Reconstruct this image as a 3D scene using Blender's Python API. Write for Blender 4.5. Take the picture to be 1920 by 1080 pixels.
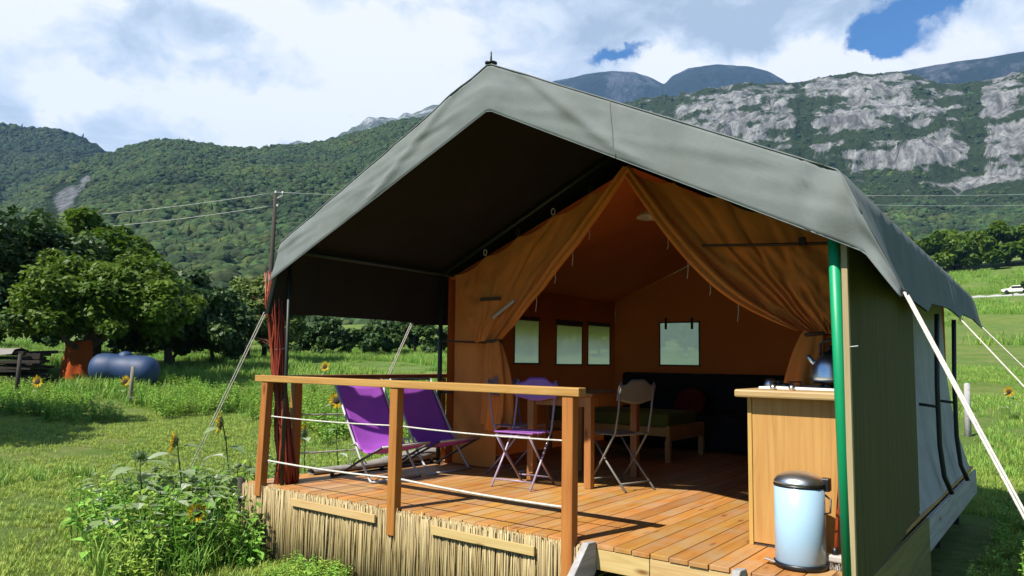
import bpy, math, random
import numpy as np
from mathutils import Vector, Matrix, Euler
R = math.radians
scene = bpy.context.scene
for o in list(bpy.data.objects): bpy.data.objects.remove(o)
COL = scene.collection

# ------------------------------------------------------------------ camera, sky, sun, exposure
cam_data = bpy.data.cameras.new('camera')
cam_data.sensor_width = 36.0
cam_data.lens = 36.0 * 1407.4 / 1920.0
cam_data.clip_start = 0.05
cam_data.clip_end = 30000.0
cam = bpy.data.objects.new('camera', cam_data)
COL.objects.link(cam)
CAM = Vector((6.4936, -4.3354, 1.1727))
_f = Vector((-0.59541, 0.79770, 0.09565)); _r = Vector((0.80213, 0.59697, 0.01453)); _u = Vector((0.04551, -0.08538, 0.99531))
cam.matrix_world = Matrix(((_r.x, _u.x, -_f.x, CAM.x), (_r.y, _u.y, -_f.y, CAM.y), (_r.z, _u.z, -_f.z, CAM.z), (0, 0, 0, 1)))
scene.camera = cam

SUN_DIR = Vector((0.19, 0.80, -0.97)).normalized()      # the way the light travels
SUN_EL = math.asin(-SUN_DIR.z)
SUN_AZ = math.atan2(-SUN_DIR.x, -SUN_DIR.y)
sun_data = bpy.data.lights.new('sun', 'SUN')
sun_data.energy = 5.0
sun_data.angle = R(0.53)
sun_data.color = (1.0, 0.955, 0.88)
sun = bpy.data.objects.new('sun', sun_data)
sun.rotation_euler = SUN_DIR.to_track_quat('-Z', 'Y').to_euler()
sun.location = (0, -30, 40)
COL.objects.link(sun)

world = bpy.data.worlds.new('World'); scene.world = world; world.use_nodes = True
def build_world():
    nt = world.node_tree; N = nt.nodes; L = nt.links; N.clear()
    out = N.new('ShaderNodeOutputWorld')
    sky = N.new('ShaderNodeTexSky'); sky.sky_type = 'NISHITA'; sky.sun_disc = False
    sky.sun_elevation = SUN_EL; sky.sun_rotation = SUN_AZ % (2 * math.pi)
    sky.altitude = 900; sky.air_density = 1.0; sky.dust_density = 0.15; sky.ozone_density = 3.0
    bg1 = N.new('ShaderNodeBackground'); bg1.inputs[1].default_value = 0.05
    tint = N.new('ShaderNodeMix'); tint.data_type = 'RGBA'; tint.blend_type = 'MULTIPLY'; tint.inputs[0].default_value = 1.0
    L.new(sky.outputs[0], tint.inputs[6]); tint.inputs[7].default_value = (0.46, 0.95, 1.35, 1)
    L.new(tint.outputs[2], bg1.inputs[0])
    tc = N.new('ShaderNodeTexCoord'); D = tc.outputs['Generated']
    def math_(op, a, b=None, c=None):
        n = N.new('ShaderNodeMath'); n.operation = op
        for i, v in enumerate((a, b, c)):
            if v is None: continue
            if isinstance(v, (int, float)): n.inputs[i].default_value = v
            else: L.new(v, n.inputs[i])
        return n.outputs[0]
    def mapr(v, a, b, c=0.0, d=1.0):
        n = N.new('ShaderNodeMapRange'); n.interpolation_type = 'SMOOTHSTEP'
        L.new(v, n.inputs['Value'])
        for k, x in zip(('From Min', 'From Max', 'To Min', 'To Max'), (a, b, c, d)): n.inputs[k].default_value = x
        return n.outputs[0]
    def noise(scale, detail, rough, offset, zs=2.2, dist=0.0):
        m = N.new('ShaderNodeMapping'); m.inputs['Scale'].default_value = (1, 1, zs); m.inputs['Location'].default_value = offset
        L.new(D, m.inputs[0])
        n = N.new('ShaderNodeTexNoise'); n.inputs['Scale'].default_value = scale; n.inputs['Detail'].default_value = detail
        n.inputs['Roughness'].default_value = rough; n.inputs['Distortion'].default_value = dist
        L.new(m.outputs[0], n.inputs['Vector']); return n.outputs['Fac']
    warp = noise(7.0, 6, 0.6, (3.1, 1.7, 0.4), 1.6)
    # domain-warped direction gives the lobes ragged, cloud-like borders
    wn = N.new('ShaderNodeTexNoise'); wn.inputs['Scale'].default_value = 6.0; wn.inputs['Detail'].default_value = 7; wn.inputs['Roughness'].default_value = 0.62
    L.new(D, wn.inputs['Vector'])
    sub = N.new('ShaderNodeVectorMath'); sub.operation = 'SUBTRACT'; L.new(wn.outputs['Color'], sub.inputs[0]); sub.inputs[1].default_value = (.5, .5, .5)
    scl = N.new('ShaderNodeVectorMath'); scl.operation = 'SCALE'; L.new(sub.outputs[0], scl.inputs[0]); scl.inputs['Scale'].default_value = 0.16
    addv = N.new('ShaderNodeVectorMath'); addv.operation = 'ADD'; L.new(D, addv.inputs[0]); L.new(scl.outputs[0], addv.inputs[1])
    def lobe(az, el, wid, hei):
        """soft elliptical cloud cell around a compass direction, wid/hei in degrees"""
        a, e = R(az), R(el)
        c = Vector((math.cos(e) * math.cos(a), math.cos(e) * math.sin(a), math.sin(e)))
        rt = Vector((-math.sin(a), math.cos(a), 0)); up = c.cross(rt) * -1
        res = []
        for ax, w in ((rt, wid), (up, hei)):
            d = N.new('ShaderNodeVectorMath'); d.operation = 'DOT_PRODUCT'
            sv = N.new('ShaderNodeVectorMath'); sv.operation = 'SUBTRACT'; L.new(addv.outputs[0], sv.inputs[0]); sv.inputs[1].default_value = c
            L.new(sv.outputs[0], d.inputs[0]); d.inputs[1].default_value = ax
            q = math_('DIVIDE', d.outputs['Value'], math.sin(R(w)))
            res.append(math_('MULTIPLY', q, q))
        s = math_('ADD', res[0], res[1])
        return math_('POWER', 2.718, math_('MULTIPLY', s, -1.0))
    cover = noise(2.6, 8, 0.58, (0.3, 2.2, 5.1), 2.4, 0.3)
    cover = math_('ADD', cover, -0.10)
    for az, el, w, h, k in CLOUD_COVER:
        cover = math_('ADD', cover, math_('MULTIPLY', lobe(az, el, w, h), k))
    mask = mapr(cover, 0.33, 0.60)
    br = math_('ADD', math_('MULTIPLY', noise(3.2, 7, 0.58, (7.7, 0.6, 2.0), 2.2, 0.2), 0.75), math_('MULTIPLY', warp, 0.25))
    br = math_('ADD', br, math_('MULTIPLY', math_('SUBTRACT', noise(13.0, 8, 0.6, (2.3, 5.1, 1.0), 1.5, 0.5), 0.42), 0.85))
    for az, el, w, h, k in CLOUD_LIGHT:
        br = math_('ADD', br, math_('MULTIPLY', lobe(az, el, w, h), k))
    ramp = N.new('ShaderNodeValToRGB'); L.new(br, ramp.inputs[0])
    e = ramp.color_ramp.elements
    e[0].position = 0.34; e[0].color = (0.44, 0.53, 0.65, 1)
    e[1].position = 0.78; e[1].color = (1.0, 1.0, 1.0, 1)
    m1 = e.new(0.56); m1.color = (0.67, 0.755, 0.865, 1)
    bg2 = N.new('ShaderNodeBackground'); bg2.inputs[1].default_value = CLOUD_STRENGTH
    L.new(ramp.outputs[0], bg2.inputs[0])
    mix = N.new('ShaderNodeMixShader'); L.new(mask, mix.inputs[0]); L.new(bg1.outputs[0], mix.inputs[1]); L.new(bg2.outputs[0], mix.inputs[2])
    L.new(mix.outputs[0], out.inputs[0])
CLOUD_STRENGTH = 0.53
CLOUD_COVER = [(150, 19, 26, 9, .45), (118, 22, 30, 7, .18), (135, 22, 10, 6, .3), (110, 25.5, 13, 2.4, .45), (105.3, 20.8, 5.5, 2.2, .55), (101, 20.2, 3.2, 1.6, .5), (114.5, 20.6, 4.0, 1.6, .3),
               (91, 22.5, 4.2, 3.2, .35), (98.3, 22.3, 2.3, 1.7, -.55), (100.6, 21.8, 2.0, .8, -.35), (95.6, 23.6, 1.6, .8, -.3), (96.0, 25.5, 2.0, 2.0, -.2), (119.6, 22.4, 3.0, 0.6, -.5)]
CLOUD_LIGHT = [(144.5, 17.4, 7.5, 2.0, .6), (135.5, 23.5, 9, 4.0, .40), (105.3, 21.2, 4.6, 1.7, .6), (101, 20.4, 3.0, 1.3, .55), (158.5, 17.0, 2.4, 1.6, .40), (156.4, 16.8, 2.0, 1.4, .3), (161.5, 22, 3.5, 2.2, .3), (152, 24.3, 8, 1.5, .4),
               (115.3, 21.2, 3.2, 1.4, .5), (112, 24.6, 12, 1.8, -.24), (152, 20.2, 9, 1.9, -.12), (146, 21.2, 5, 1.2, -.06), (161, 14.8, 4, 2.0, -.08), (91, 22, 4, 3, .1)]
build_world()
try: world.cycles.sampling_method = 'MANUAL'; world.cycles.sample_map_resolution = 1024
except Exception: pass
vs = scene.view_settings
vs.view_transform = 'Standard'; vs.look = 'None'; vs.exposure = 1.0; vs.gamma = 1.0
vs.use_curve_mapping = False
cy = scene.cycles
cy.use_denoising = True
cy.max_bounces = 8; cy.diffuse_bounces = 4; cy.transparent_max_bounces = 16; cy.volume_bounces = 1
cy.sample_clamp_indirect = 6.0
try: cy.denoiser = 'OPENIMAGEDENOISE'
except Exception: pass

# ------------------------------------------------------------------ helpers
rng = random.Random(7)
nrg = np.random.default_rng(11)
def V(*a): return Vector(a)

class MB:
    def __init__(s): s.v = []; s.f = []; s.a = []; s.val = 0.5
    def add(s, vs_, fs):
        b = len(s.v); s.v += [tuple(p) for p in vs_]; s.f += [tuple(b + i for i in f) for f in fs]; s.a += [s.val] * len(fs); return s
    def obox(s, c, ax, ay, az):
        c, ax, ay, az = Vector(c), Vector(ax), Vector(ay), Vector(az)
        P = [c + i * ax + j * ay + k * az for k in (-1, 1) for j in (-1, 1) for i in (-1, 1)]
        return s.add(P, [(0, 2, 3, 1), (4, 5, 7, 6), (0, 1, 5, 4), (2, 6, 7, 3), (0, 4, 6, 2), (1, 3, 7, 5)])
    def box(s, x0, x1, y0, y1, z0, z1):
        return s.obox(((x0 + x1) / 2, (y0 + y1) / 2, (z0 + z1) / 2), ((x1 - x0) / 2, 0, 0), (0, (y1 - y0) / 2, 0), (0, 0, (z1 - z0) / 2))
    def beam(s, p0, p1, w, t, up=(0, 0, 1)):
        p0, p1 = Vector(p0), Vector(p1); d = p1 - p0; up = Vector(up)
        sd = d.cross(up)
        if sd.length < 1e-6: sd = d.cross(Vector((1, 0, 0)))
        sd.normalize(); u2 = sd.cross(d).normalized()
        return s.obox((p0 + p1) / 2, d / 2, sd * w / 2, u2 * t / 2)
    def tube(s, path, r, n=8, cap=True):
        path = [Vector(p) for p in path]; m = len(path)
        rr = r if isinstance(r, (list, tuple)) else [r] * m
        t0 = (path[1] - path[0]).normalized()
        ref = Vector((0, 0, 1)) if abs(t0.z) < 0.9 else Vector((1, 0, 0))
        sd = t0.cross(ref).normalized(); vs_, fs = [], []
        for i, p in enumerate(path):
            t = (path[min(i + 1, m - 1)] - path[max(i - 1, 0)]).normalized()
            sd = (sd - t * sd.dot(t)); sd = sd.normalized() if sd.length > 1e-6 else t.orthogonal().normalized()
            up = t.cross(sd)
            for k in range(n):
                a = 2 * math.pi * k / n
                vs_.append(p + (sd * math.cos(a) + up * math.sin(a)) * rr[i])
        for i in range(m - 1):
            for k in range(n):
                k2 = (k + 1) % n
                fs.append((i * n + k, i * n + k2, (i + 1) * n + k2, (i + 1) * n + k))
        if cap:
            fs.append(tuple(range(n - 1, -1, -1))); fs.append(tuple((m - 1) * n + k for k in range(n)))
        return s.add(vs_, fs)
    def lathe(s, prof, c=(0, 0, 0), n=24, axis=(0, 0, 1)):
        ax = Vector(axis).normalized(); sd = ax.orthogonal().normalized(); up = ax.cross(sd); c = Vector(c)
        vs_, fs = [], []
        for r, h in prof:
            for k in range(n):
                a = 2 * math.pi * k / n
                vs_.append(c + ax * h + (sd * math.cos(a) + up * math.sin(a)) * r)
        for i in range(len(prof) - 1):
            for k in range(n):
                k2 = (k + 1) % n
                fs.append((i * n + k, i * n + k2, (i + 1) * n + k2, (i + 1) * n + k))
        return s.add(vs_, fs)
    def grid(s, fn, nu, nv, skip=None):
        vs_ = [fn(i / nu, j / nv) for j in range(nv + 1) for i in range(nu + 1)]
        fs = []
        for j in range(nv):
            for i in range(nu):
                if skip and skip((i + .5) / nu, (j + .5) / nv): continue
                a = j * (nu + 1) + i
                fs.append((a, a + 1, a + nu + 2, a + nu + 1))
        return s.add(vs_, fs)
    def build(s, name, mat, parent=None, smooth=False, bevel=0.0, solid=0.0, origin=None, subsurf=0):
        o0 = Vector(origin) if origin is not None else (parent_origin(parent) if parent else Vector((0, 0, 0)))
        me = bpy.data.meshes.new(name)
        me.from_pydata([(x - o0.x, y - o0.y, z - o0.z) for x, y, z in s.v], [], s.f)
        if smooth: me.polygons.foreach_set('use_smooth', [True] * len(me.polygons))
        at = me.attributes.new('lv', 'FLOAT', 'FACE'); at.data.foreach_set('value', s.a)
        me.materials.append(mat); me.update()
        o = bpy.data.objects.new(name, me); COL.objects.link(o)
        if parent is not None:
            o.parent = parent; o['_o'] = tuple(o0)
        else: o.location = o0
        if solid: m = o.modifiers.new('solid', 'SOLIDIFY'); m.thickness = solid; m.offset = 0
        if bevel: m = o.modifiers.new('bevel', 'BEVEL'); m.width = bevel; m.segments = 2; m.limit_method = 'ANGLE'
        if subsurf: m = o.modifiers.new('sub', 'SUBSURF'); m.levels = subsurf; m.render_levels = subsurf
        return o
def parent_origin(p):
    while p.parent is not None: p = p.parent
    return Vector(p.location)
def tag(o, label=None, cat=None, group=None, kind=None):
    if label: o['label'] = label
    if cat: o['category'] = cat
    if group: o['group'] = group
    if kind: o['kind'] = kind
    return o
def thing(name, label, cat, loc, group=None):
    e = bpy.data.objects.new(name, None); e.location = loc; e.empty_display_size = 0.1
    COL.objects.link(e); return tag(e, label, cat, group)
def copy_tree(o, parent=None):
    c = o.copy(); COL.objects.link(c); c.parent = parent
    for ch in o.children: copy_tree(ch, c)
    return c
def quads_mesh(name, verts, faces, mat, lv=None, smooth=False):
    """fast mesh from numpy arrays, faces (n,4) or (n,3)"""
    me = bpy.data.meshes.new(name); k = faces.shape[1]
    me.vertices.add(len(verts)); me.vertices.foreach_set('co', np.ascontiguousarray(verts, np.float32).ravel())
    me.loops.add(faces.size); me.loops.foreach_set('vertex_index', np.ascontiguousarray(faces, np.int32).ravel())
    me.polygons.add(len(faces)); me.polygons.foreach_set('loop_start', np.arange(0, faces.size, k, dtype=np.int32))
    me.polygons.foreach_set('loop_total', np.full(len(faces), k, np.int32))
    if smooth: me.polygons.foreach_set('use_smooth', np.ones(len(faces), bool))
    me.update(calc_edges=True); me.validate()
    if lv is not None:
        a = me.attributes.new('lv', 'FLOAT', 'FACE'); a.data.foreach_set('value', np.asarray(lv, np.float32))
    me.materials.append(mat); return me
def link_mesh(name, me, parent=None, loc=(0, 0, 0)):
    o = bpy.data.objects.new(name, me); COL.objects.link(o); o.location = loc
    if parent is not None: o.parent = parent
    return o
def scatter(name, pts, scales, rots, proto, label, cat=None):
    """one 'stuff' object: a vertex per plant, the plant instanced on it"""
    me = bpy.data.meshes.new(name); n = len(pts)
    me.vertices.add(n); me.vertices.foreach_set('co', np.asarray(pts, np.float32).ravel())
    a = me.attributes.new('sc', 'FLOAT', 'POINT'); a.data.foreach_set('value', np.asarray(scales, np.float32))
    a = me.attributes.new('rot', 'FLOAT_VECTOR', 'POINT'); a.data.foreach_set('vector', np.asarray(rots, np.float32).ravel())
    me.update()
    o = bpy.data.objects.new(name, me); COL.objects.link(o)
    g = bpy.data.node_groups.new(name, 'GeometryNodeTree')
    g.interface.new_socket('Geometry', in_out='INPUT', socket_type='NodeSocketGeometry')
    g.interface.new_socket('Geometry', in_out='OUTPUT', socket_type='NodeSocketGeometry')
    N, L = g.nodes, g.links
    i = N.new('NodeGroupInput'); q = N.new('NodeGroupOutput')
    ins = N.new('GeometryNodeInstanceOnPoints'); oi = N.new('GeometryNodeObjectInfo'); oi.inputs['Object'].default_value = proto
    if 'As Instance' in oi.inputs: oi.inputs['As Instance'].default_value = True
    s1 = N.new('GeometryNodeInputNamedAttribute'); s1.data_type = 'FLOAT'; s1.inputs['Name'].default_value = 'sc'
    s2 = N.new('GeometryNodeInputNamedAttribute'); s2.data_type = 'FLOAT_VECTOR'; s2.inputs['Name'].default_value = 'rot'
    L.new(i.outputs[0], ins.inputs['Points']); L.new(oi.outputs['Geometry'], ins.inputs['Instance'])
    L.new(s2.outputs[0], ins.inputs['Rotation']); L.new(s1.outputs[0], ins.inputs['Scale']); L.new(ins.outputs[0], q.inputs[0])
    md = o.modifiers.new('scatter', 'NODES'); md.node_group = g
    return tag(o, label, cat, kind='stuff')

# numpy value noise
def _hash(ix, iy, seed):
    h = (ix.astype(np.int64) * 374761393 + iy.astype(np.int64) * 668265263 + seed * 974634777) & 0x7fffffff
    h = ((h ^ (h >> 13)) * 1274126177) & 0x7fffffff
    return ((h ^ (h >> 16)) & 0xffff) / 65535.0
def vnoise(x, y, seed=0):
    x = np.asarray(x, float); y = np.asarray(y, float)
    ix, iy = np.floor(x), np.floor(y); fx, fy = x - ix, y - iy
    fx = fx * fx * (3 - 2 * fx); fy = fy * fy * (3 - 2 * fy)
    a, b = _hash(ix, iy, seed), _hash(ix + 1, iy, seed); c, d = _hash(ix, iy + 1, seed), _hash(ix + 1, iy + 1, seed)
    return (a + (b - a) * fx) * (1 - fy) + (c + (d - c) * fx) * fy
def fbm(x, y, oct_=5, seed=0, gain=0.5):
    s, amp, tot = 0.0, 1.0, 0.0
    for k in range(oct_):
        s = s + amp * vnoise(np.asarray(x) * 2 ** k + 17.3 * k, np.asarray(y) * 2 ** k - 9.1 * k, seed + k); tot += amp; amp *= gain
    return s / tot - 0.5
def sstep(a, b, x):
    t = np.clip((np.asarray(x, float) - a) / (b - a), 0, 1); return t * t * (3 - 2 * t)

# ------------------------------------------------------------------ materials
def nodes_of(name):
    m = bpy.data.materials.new(name); m.use_nodes = True; nt = m.node_tree
    return m, nt, nt.nodes, nt.links, nt.nodes['Principled BSDF'], nt.nodes['Material Output']
def stretch_vec(N, L, scale, rand=True):
    tc = N.new('ShaderNodeTexCoord'); mp = N.new('ShaderNodeMapping'); mp.inputs['Scale'].default_value = scale
    L.new(tc.outputs['Object'], mp.inputs[0])
    oi = N.new('ShaderNodeObjectInfo')
    if rand:
        mu = N.new('ShaderNodeMath'); mu.operation = 'MULTIPLY'; mu.inputs[1].default_value = 37.0; L.new(oi.outputs['Random'], mu.inputs[0])
        cb = N.new('ShaderNodeCombineXYZ'); L.new(mu.outputs[0], cb.inputs[0]); L.new(mu.outputs[0], cb.inputs[2])
        L.new(cb.outputs[0], mp.inputs['Location'])
    return mp.outputs[0], oi
def noise_n(N, L, vec, scale, detail=5, rough=0.55, dist=0.0):
    n = N.new('ShaderNodeTexNoise'); n.inputs['Scale'].default_value = scale; n.inputs['Detail'].default_value = detail
    n.inputs['Roughness'].default_value = rough; n.inputs['Distortion'].default_value = dist
    L.new(vec, n.inputs['Vector']); return n.outputs['Fac']
ALB = 0.62          # the photograph is exposed bright: surfaces keep modest real-world albedos
def sc(c, k=None): return tuple(x * (ALB if k is None else k) for x in c)
def ramp_n(N, L, fac, stops, k=None):
    stops = [(p, sc(c, k)) for p, c in stops]
    r = N.new('ShaderNodeValToRGB'); L.new(fac, r.inputs[0]); e = r.color_ramp.elements
    e[0].position, e[0].color = stops[0][0], (*stops[0][1], 1); e[1].position, e[1].color = stops[-1][0], (*stops[-1][1], 1)
    for p, c in stops[1:-1]: k = e.new(p); k.color = (*c, 1)
    return r.outputs[0]
def mixc(N, L, fac, a, b, mode='MIX'):
    m = N.new('ShaderNodeMix'); m.data_type = 'RGBA'; m.blend_type = mode
    ins = {'Factor': m.inputs[0], 'A': m.inputs[6], 'B': m.inputs[7]}
    for k, v in (('Factor', fac), ('A', a), ('B', b)):
        s = ins[k]
        if isinstance(v, (int, float)): s.default_value = v
        elif isinstance(v, tuple): s.default_value = (*v, 1)
        else: L.new(v, s)
    return m.outputs[2]
def bump_n(N, L, h, strength, dist, bsdf):
    b = N.new('ShaderNodeBump'); b.inputs['Strength'].default_value = strength; b.inputs['Distance'].default_value = dist
    L.new(h, b.inputs['Height']); L.new(b.outputs[0], bsdf.inputs['Normal']); return b
def vary(N, L, col, oi, lo=0.8, hi=1.2, hue=0.0):
    h = N.new('ShaderNodeHueSaturation'); L.new(col, h.inputs['Color'])
    mr = N.new('ShaderNodeMapRange'); mr.inputs['To Min'].default_value = lo; mr.inputs['To Max'].default_value = hi
    L.new(oi.outputs['Random'], mr.inputs['Value']); L.new(mr.outputs[0], h.inputs['Value'])
    if hue:
        m2 = N.new('ShaderNodeMapRange'); m2.inputs['To Min'].default_value = 0.5 - hue; m2.inputs['To Max'].default_value = 0.5 + hue
        fr = N.new('ShaderNodeMath'); fr.operation = 'FRACT'; mm = N.new('ShaderNodeMath'); mm.operation = 'MULTIPLY'; mm.inputs[1].default_value = 7.31
        L.new(oi.outputs['Random'], mm.inputs[0]); L.new(mm.outputs[0], fr.inputs[0]); L.new(fr.outputs[0], m2.inputs['Value']); L.new(m2.outputs[0], h.inputs['Hue'])
    return h.outputs[0]
def simple(name, c1, c2=None, k=None, rough=0.6, scale=6.0, metal=0.0, bump=0.0, bscale=40.0, stretch=(1, 1, 1), spec=0.5, lo=1.0, hi=1.0, coat=0.0):
    m, nt, N, L, b, out = nodes_of(name)
    vec, oi = stretch_vec(N, L, stretch)
    c2 = c2 or tuple(x * 0.75 for x in c1)
    col = ramp_n(N, L, noise_n(N, L, vec, scale, 6, 0.6), [(0.3, c2), (0.7, c1)], k if k else (1.0 if metal else None))
    if lo != hi: col = vary(N, L, col, oi, lo, hi)
    L.new(col, b.inputs['Base Color'])
    b.inputs['Roughness'].default_value = rough; b.inputs['Metallic'].default_value = metal; b.inputs['Specular IOR Level'].default_value = spec
    if coat: b.inputs['Coat Weight'].default_value = coat; b.inputs['Coat Roughness'].default_value = 0.15
    if bump: bump_n(N, L, noise_n(N, L, vec, bscale, 4, 0.6), bump, 0.01, b)
    return m
def wood(name, light, mid, dark, axis, rough=0.5, lo=0.85, hi=1.12, knots=True, wear=None, bump=0.25):
    m, nt, N, L, b, out = nodes_of(name)
    st = [10.0, 10.0, 10.0]; st[axis] = 0.55
    vec, oi = stretch_vec(N, L, tuple(st))
    g = noise_n(N, L, vec, 2.2, 7, 0.62, 0.9)
    col = ramp_n(N, L, g, [(0.28, dark), (0.5, mid), (0.74, light)])
    vec2, _ = stretch_vec(N, L, (1, 1, 1))
    if knots:
        v = N.new('ShaderNodeTexVoronoi'); v.inputs['Scale'].default_value = 1.0
        kst = [7.0, 7.0, 7.0]; kst[axis] = 2.2
        kv, _ = stretch_vec(N, L, tuple(kst)); L.new(kv, v.inputs['Vector'])
        kn = ramp_n(N, L, v.outputs['Distance'], [(0.04, (0.35, 0.22, 0.12)), (0.16, (1, 1, 1))], 1)
        col = mixc(N, L, 1.0, col, kn, 'MULTIPLY')
    big = noise_n(N, L, vec2, 3.0, 4, 0.6)
    if wear:
        wf = ramp_n(N, L, big, [(0.42, (0, 0, 0)), (0.68, (1, 1, 1))], 1)
        mm = N.new('ShaderNodeMath'); mm.operation = 'MULTIPLY'; mm.inputs[1].default_value = 0.65; L.new(wf, mm.inputs[0])
        col = mixc(N, L, mm.outputs[0], col, sc(wear))
    col = vary(N, L, col, oi, lo, hi, 0.008)
    L.new(col, b.inputs['Base Color']); b.inputs['Roughness'].default_value = rough
    b.inputs['Specular IOR Level'].default_value = 0.35
    bump_n(N, L, g, bump, 0.004, b); return m
def cloth(name, c1, c2, trans=0.0, rough=0.9, scale=2.0, weave=380.0, bump=0.15, tcol=None, stain=None, k=None):
    m, nt, N, L, b, out = nodes_of(name)
    vec, oi = stretch_vec(N, L, (1, 1, 1), False)
    n = noise_n(N, L, vec, scale, 7, 0.6)
    col = ramp_n(N, L, n, [(0.3, c2), (0.7, c1)], k)
    if stain:
        sv, _ = stretch_vec(N, L, (1.0, 1.0, 0.35), False)
        sf = ramp_n(N, L, noise_n(N, L, sv, 5.0, 6, 0.65), [(0.5, (0, 0, 0)), (0.75, (0.55, 0.55, 0.55))], 1)
        col = mixc(N, L, sf, col, sc(stain, k))
    L.new(col, b.inputs['Base Color']); b.inputs['Roughness'].default_value = rough; b.inputs['Specular IOR Level'].default_value = 0.15
    hn = noise_n(N, L, vec, weave, 2, 0.5); h2 = noise_n(N, L, vec, 9.0, 5, 0.6)
    ad = N.new('ShaderNodeMath'); ad.operation = 'MULTIPLY_ADD'; L.new(h2, ad.inputs[0]); ad.inputs[1].default_value = 4.0; L.new(hn, ad.inputs[2])
    bump_n(N, L, ad.outputs[0], bump, 0.006, b)
    if trans:
        t = N.new('ShaderNodeBsdfTranslucent')
        if tcol: t.inputs[0].default_value = (*sc(tcol, k), 1)
        else: L.new(col, t.inputs[0])
        mx = N.new('ShaderNodeMixShader'); mx.inputs[0].default_value = trans
        L.new(b.outputs[0], mx.inputs[1]); L.new(t.outputs[0], mx.inputs[2]); L.new(mx.outputs[0], out.inputs[0])
    return m
def leaf(name, dark, mid, light, trans=0.3, rough=0.55, rand_obj=0.0, hue=0.0, noise_scale=0.0):
    """foliage: colour by the face attribute lv, optionally shifted per object/instance"""
    m, nt, N, L, b, out = nodes_of(name)
    at = N.new('ShaderNodeAttribute'); at.attribute_name = 'lv'
    col = ramp_n(N, L, at.outputs['Fac'], [(0.05, dark), (0.5, mid), (0.95, light)])
    oi = N.new('ShaderNodeObjectInfo')
    if rand_obj: col = vary(N, L, col, oi, 1 - rand_obj, 1 + rand_obj, hue)
    if noise_scale:
        pn = noise_n(N, L, oi.outputs['Location'], noise_scale, 5, 0.6)
        col = mixc(N, L, 1.0, col, ramp_n(N, L, pn, [(0.30, (0.45, 0.55, 0.70)), (0.5, (0.95, 1.0, 0.95)), (0.70, (1.55, 1.35, 0.95))], 1), 'MULTIPLY')
    L.new(col, b.inputs['Base Color']); b.inputs['Roughness'].default_value = rough; b.inputs['Specular IOR Level'].default_value = 0.25
    if trans:
        t = N.new('ShaderNodeBsdfTranslucent'); L.new(col, t.inputs[0])
        mx = N.new('ShaderNodeMixShader'); mx.inputs[0].default_value = trans
        L.new(b.outputs[0], mx.inputs[1]); L.new(t.outputs[0], mx.inputs[2]); L.new(mx.outputs[0], out.inputs[0])
    return m

M = {}
ORL, ORM, ORD = (0.66, 0.33, 0.085), (0.53, 0.23, 0.055), (0.36, 0.14, 0.03)
M['deck'] = wood('deck_boards', (0.72, 0.36, 0.085), (0.62, 0.28, 0.06), (0.47, 0.185, 0.035), 1, rough=0.55, lo=0.82, hi=1.14, wear=(0.56, 0.40, 0.23), bump=0.35)
M['rail_x'] = wood('rail_wood_x', (0.74, 0.43, 0.14), (0.64, 0.33, 0.09), (0.46, 0.20, 0.05), 0)
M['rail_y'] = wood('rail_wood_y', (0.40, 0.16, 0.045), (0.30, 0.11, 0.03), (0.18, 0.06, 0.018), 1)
M['post_z'] = wood('post_wood', (0.60, 0.27, 0.055), (0.50, 0.20, 0.04), (0.36, 0.13, 0.025), 2)
M['table_z'] = wood('table_wood', (0.56, 0.27, 0.07), (0.46, 0.19, 0.05), (0.32, 0.12, 0.03), 2)
M['pale_x'] = wood('pale_pine_x', (0.80, 0.60, 0.28), (0.73, 0.51, 0.21), (0.58, 0.36, 0.13), 0, lo=0.92, hi=1.06)
M['shade_y'] = wood('shaded_green_plank', (0.30, 0.25, 0.09), (0.24, 0.20, 0.06), (0.14, 0.12, 0.04), 1, rough=0.8)  # greenish side planks, with their shade put into the dull colour
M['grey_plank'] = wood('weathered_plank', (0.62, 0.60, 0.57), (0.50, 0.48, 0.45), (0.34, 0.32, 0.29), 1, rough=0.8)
M['counter'] = wood('counter_panel', (0.72, 0.44, 0.13), (0.64, 0.36, 0.095), (0.52, 0.27, 0.065), 2, lo=0.96, hi=1.04, knots=False, bump=0.1)
M['counter_top'] = wood('counter_top', (0.74, 0.50, 0.24), (0.66, 0.42, 0.18), (0.52, 0.31, 0.12), 0, knots=False)
M['ply'] = wood('mossy_plywood', (0.165, 0.128, 0.020), (0.105, 0.088, 0.014), (0.050, 0.048, 0.009), 2, rough=0.85, knots=False, wear=(0.075, 0.085, 0.015))
M['ply_edge'] = wood('plywood_edge', (0.62, 0.48, 0.28), (0.52, 0.38, 0.20), (0.38, 0.26, 0.12), 2)
M['dark_wood'] = wood('dark_timber', (0.10, 0.075, 0.055), (0.06, 0.045, 0.035), (0.03, 0.024, 0.02), 0, rough=0.85)
M['stake'] = wood('stake_wood', (0.36, 0.31, 0.24), (0.27, 0.23, 0.17), (0.16, 0.13, 0.09), 2, rough=0.85)
M['fly'] = cloth('fly_canvas', (0.248, 0.275, 0.262), (0.203, 0.226, 0.215), 0.0, scale=3.2, bump=0.2, stain=(0.20, 0.21, 0.185))
M['fly_shade'] = cloth('fly_shade_sheet', (0.034, 0.033, 0.026), (0.022, 0.022, 0.018), 0.0, scale=1.2)  # near-black cloth added so the fly's underside stays as dark as its shade
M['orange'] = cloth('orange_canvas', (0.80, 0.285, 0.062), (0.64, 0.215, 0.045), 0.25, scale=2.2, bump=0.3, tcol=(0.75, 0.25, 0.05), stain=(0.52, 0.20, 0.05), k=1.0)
M['orange_in'] = cloth('inner_canvas', (0.46, 0.105, 0.024), (0.36, 0.08, 0.018), 0.10, scale=1.5, tcol=(0.5, 0.13, 0.02), k=1.0)
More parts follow.
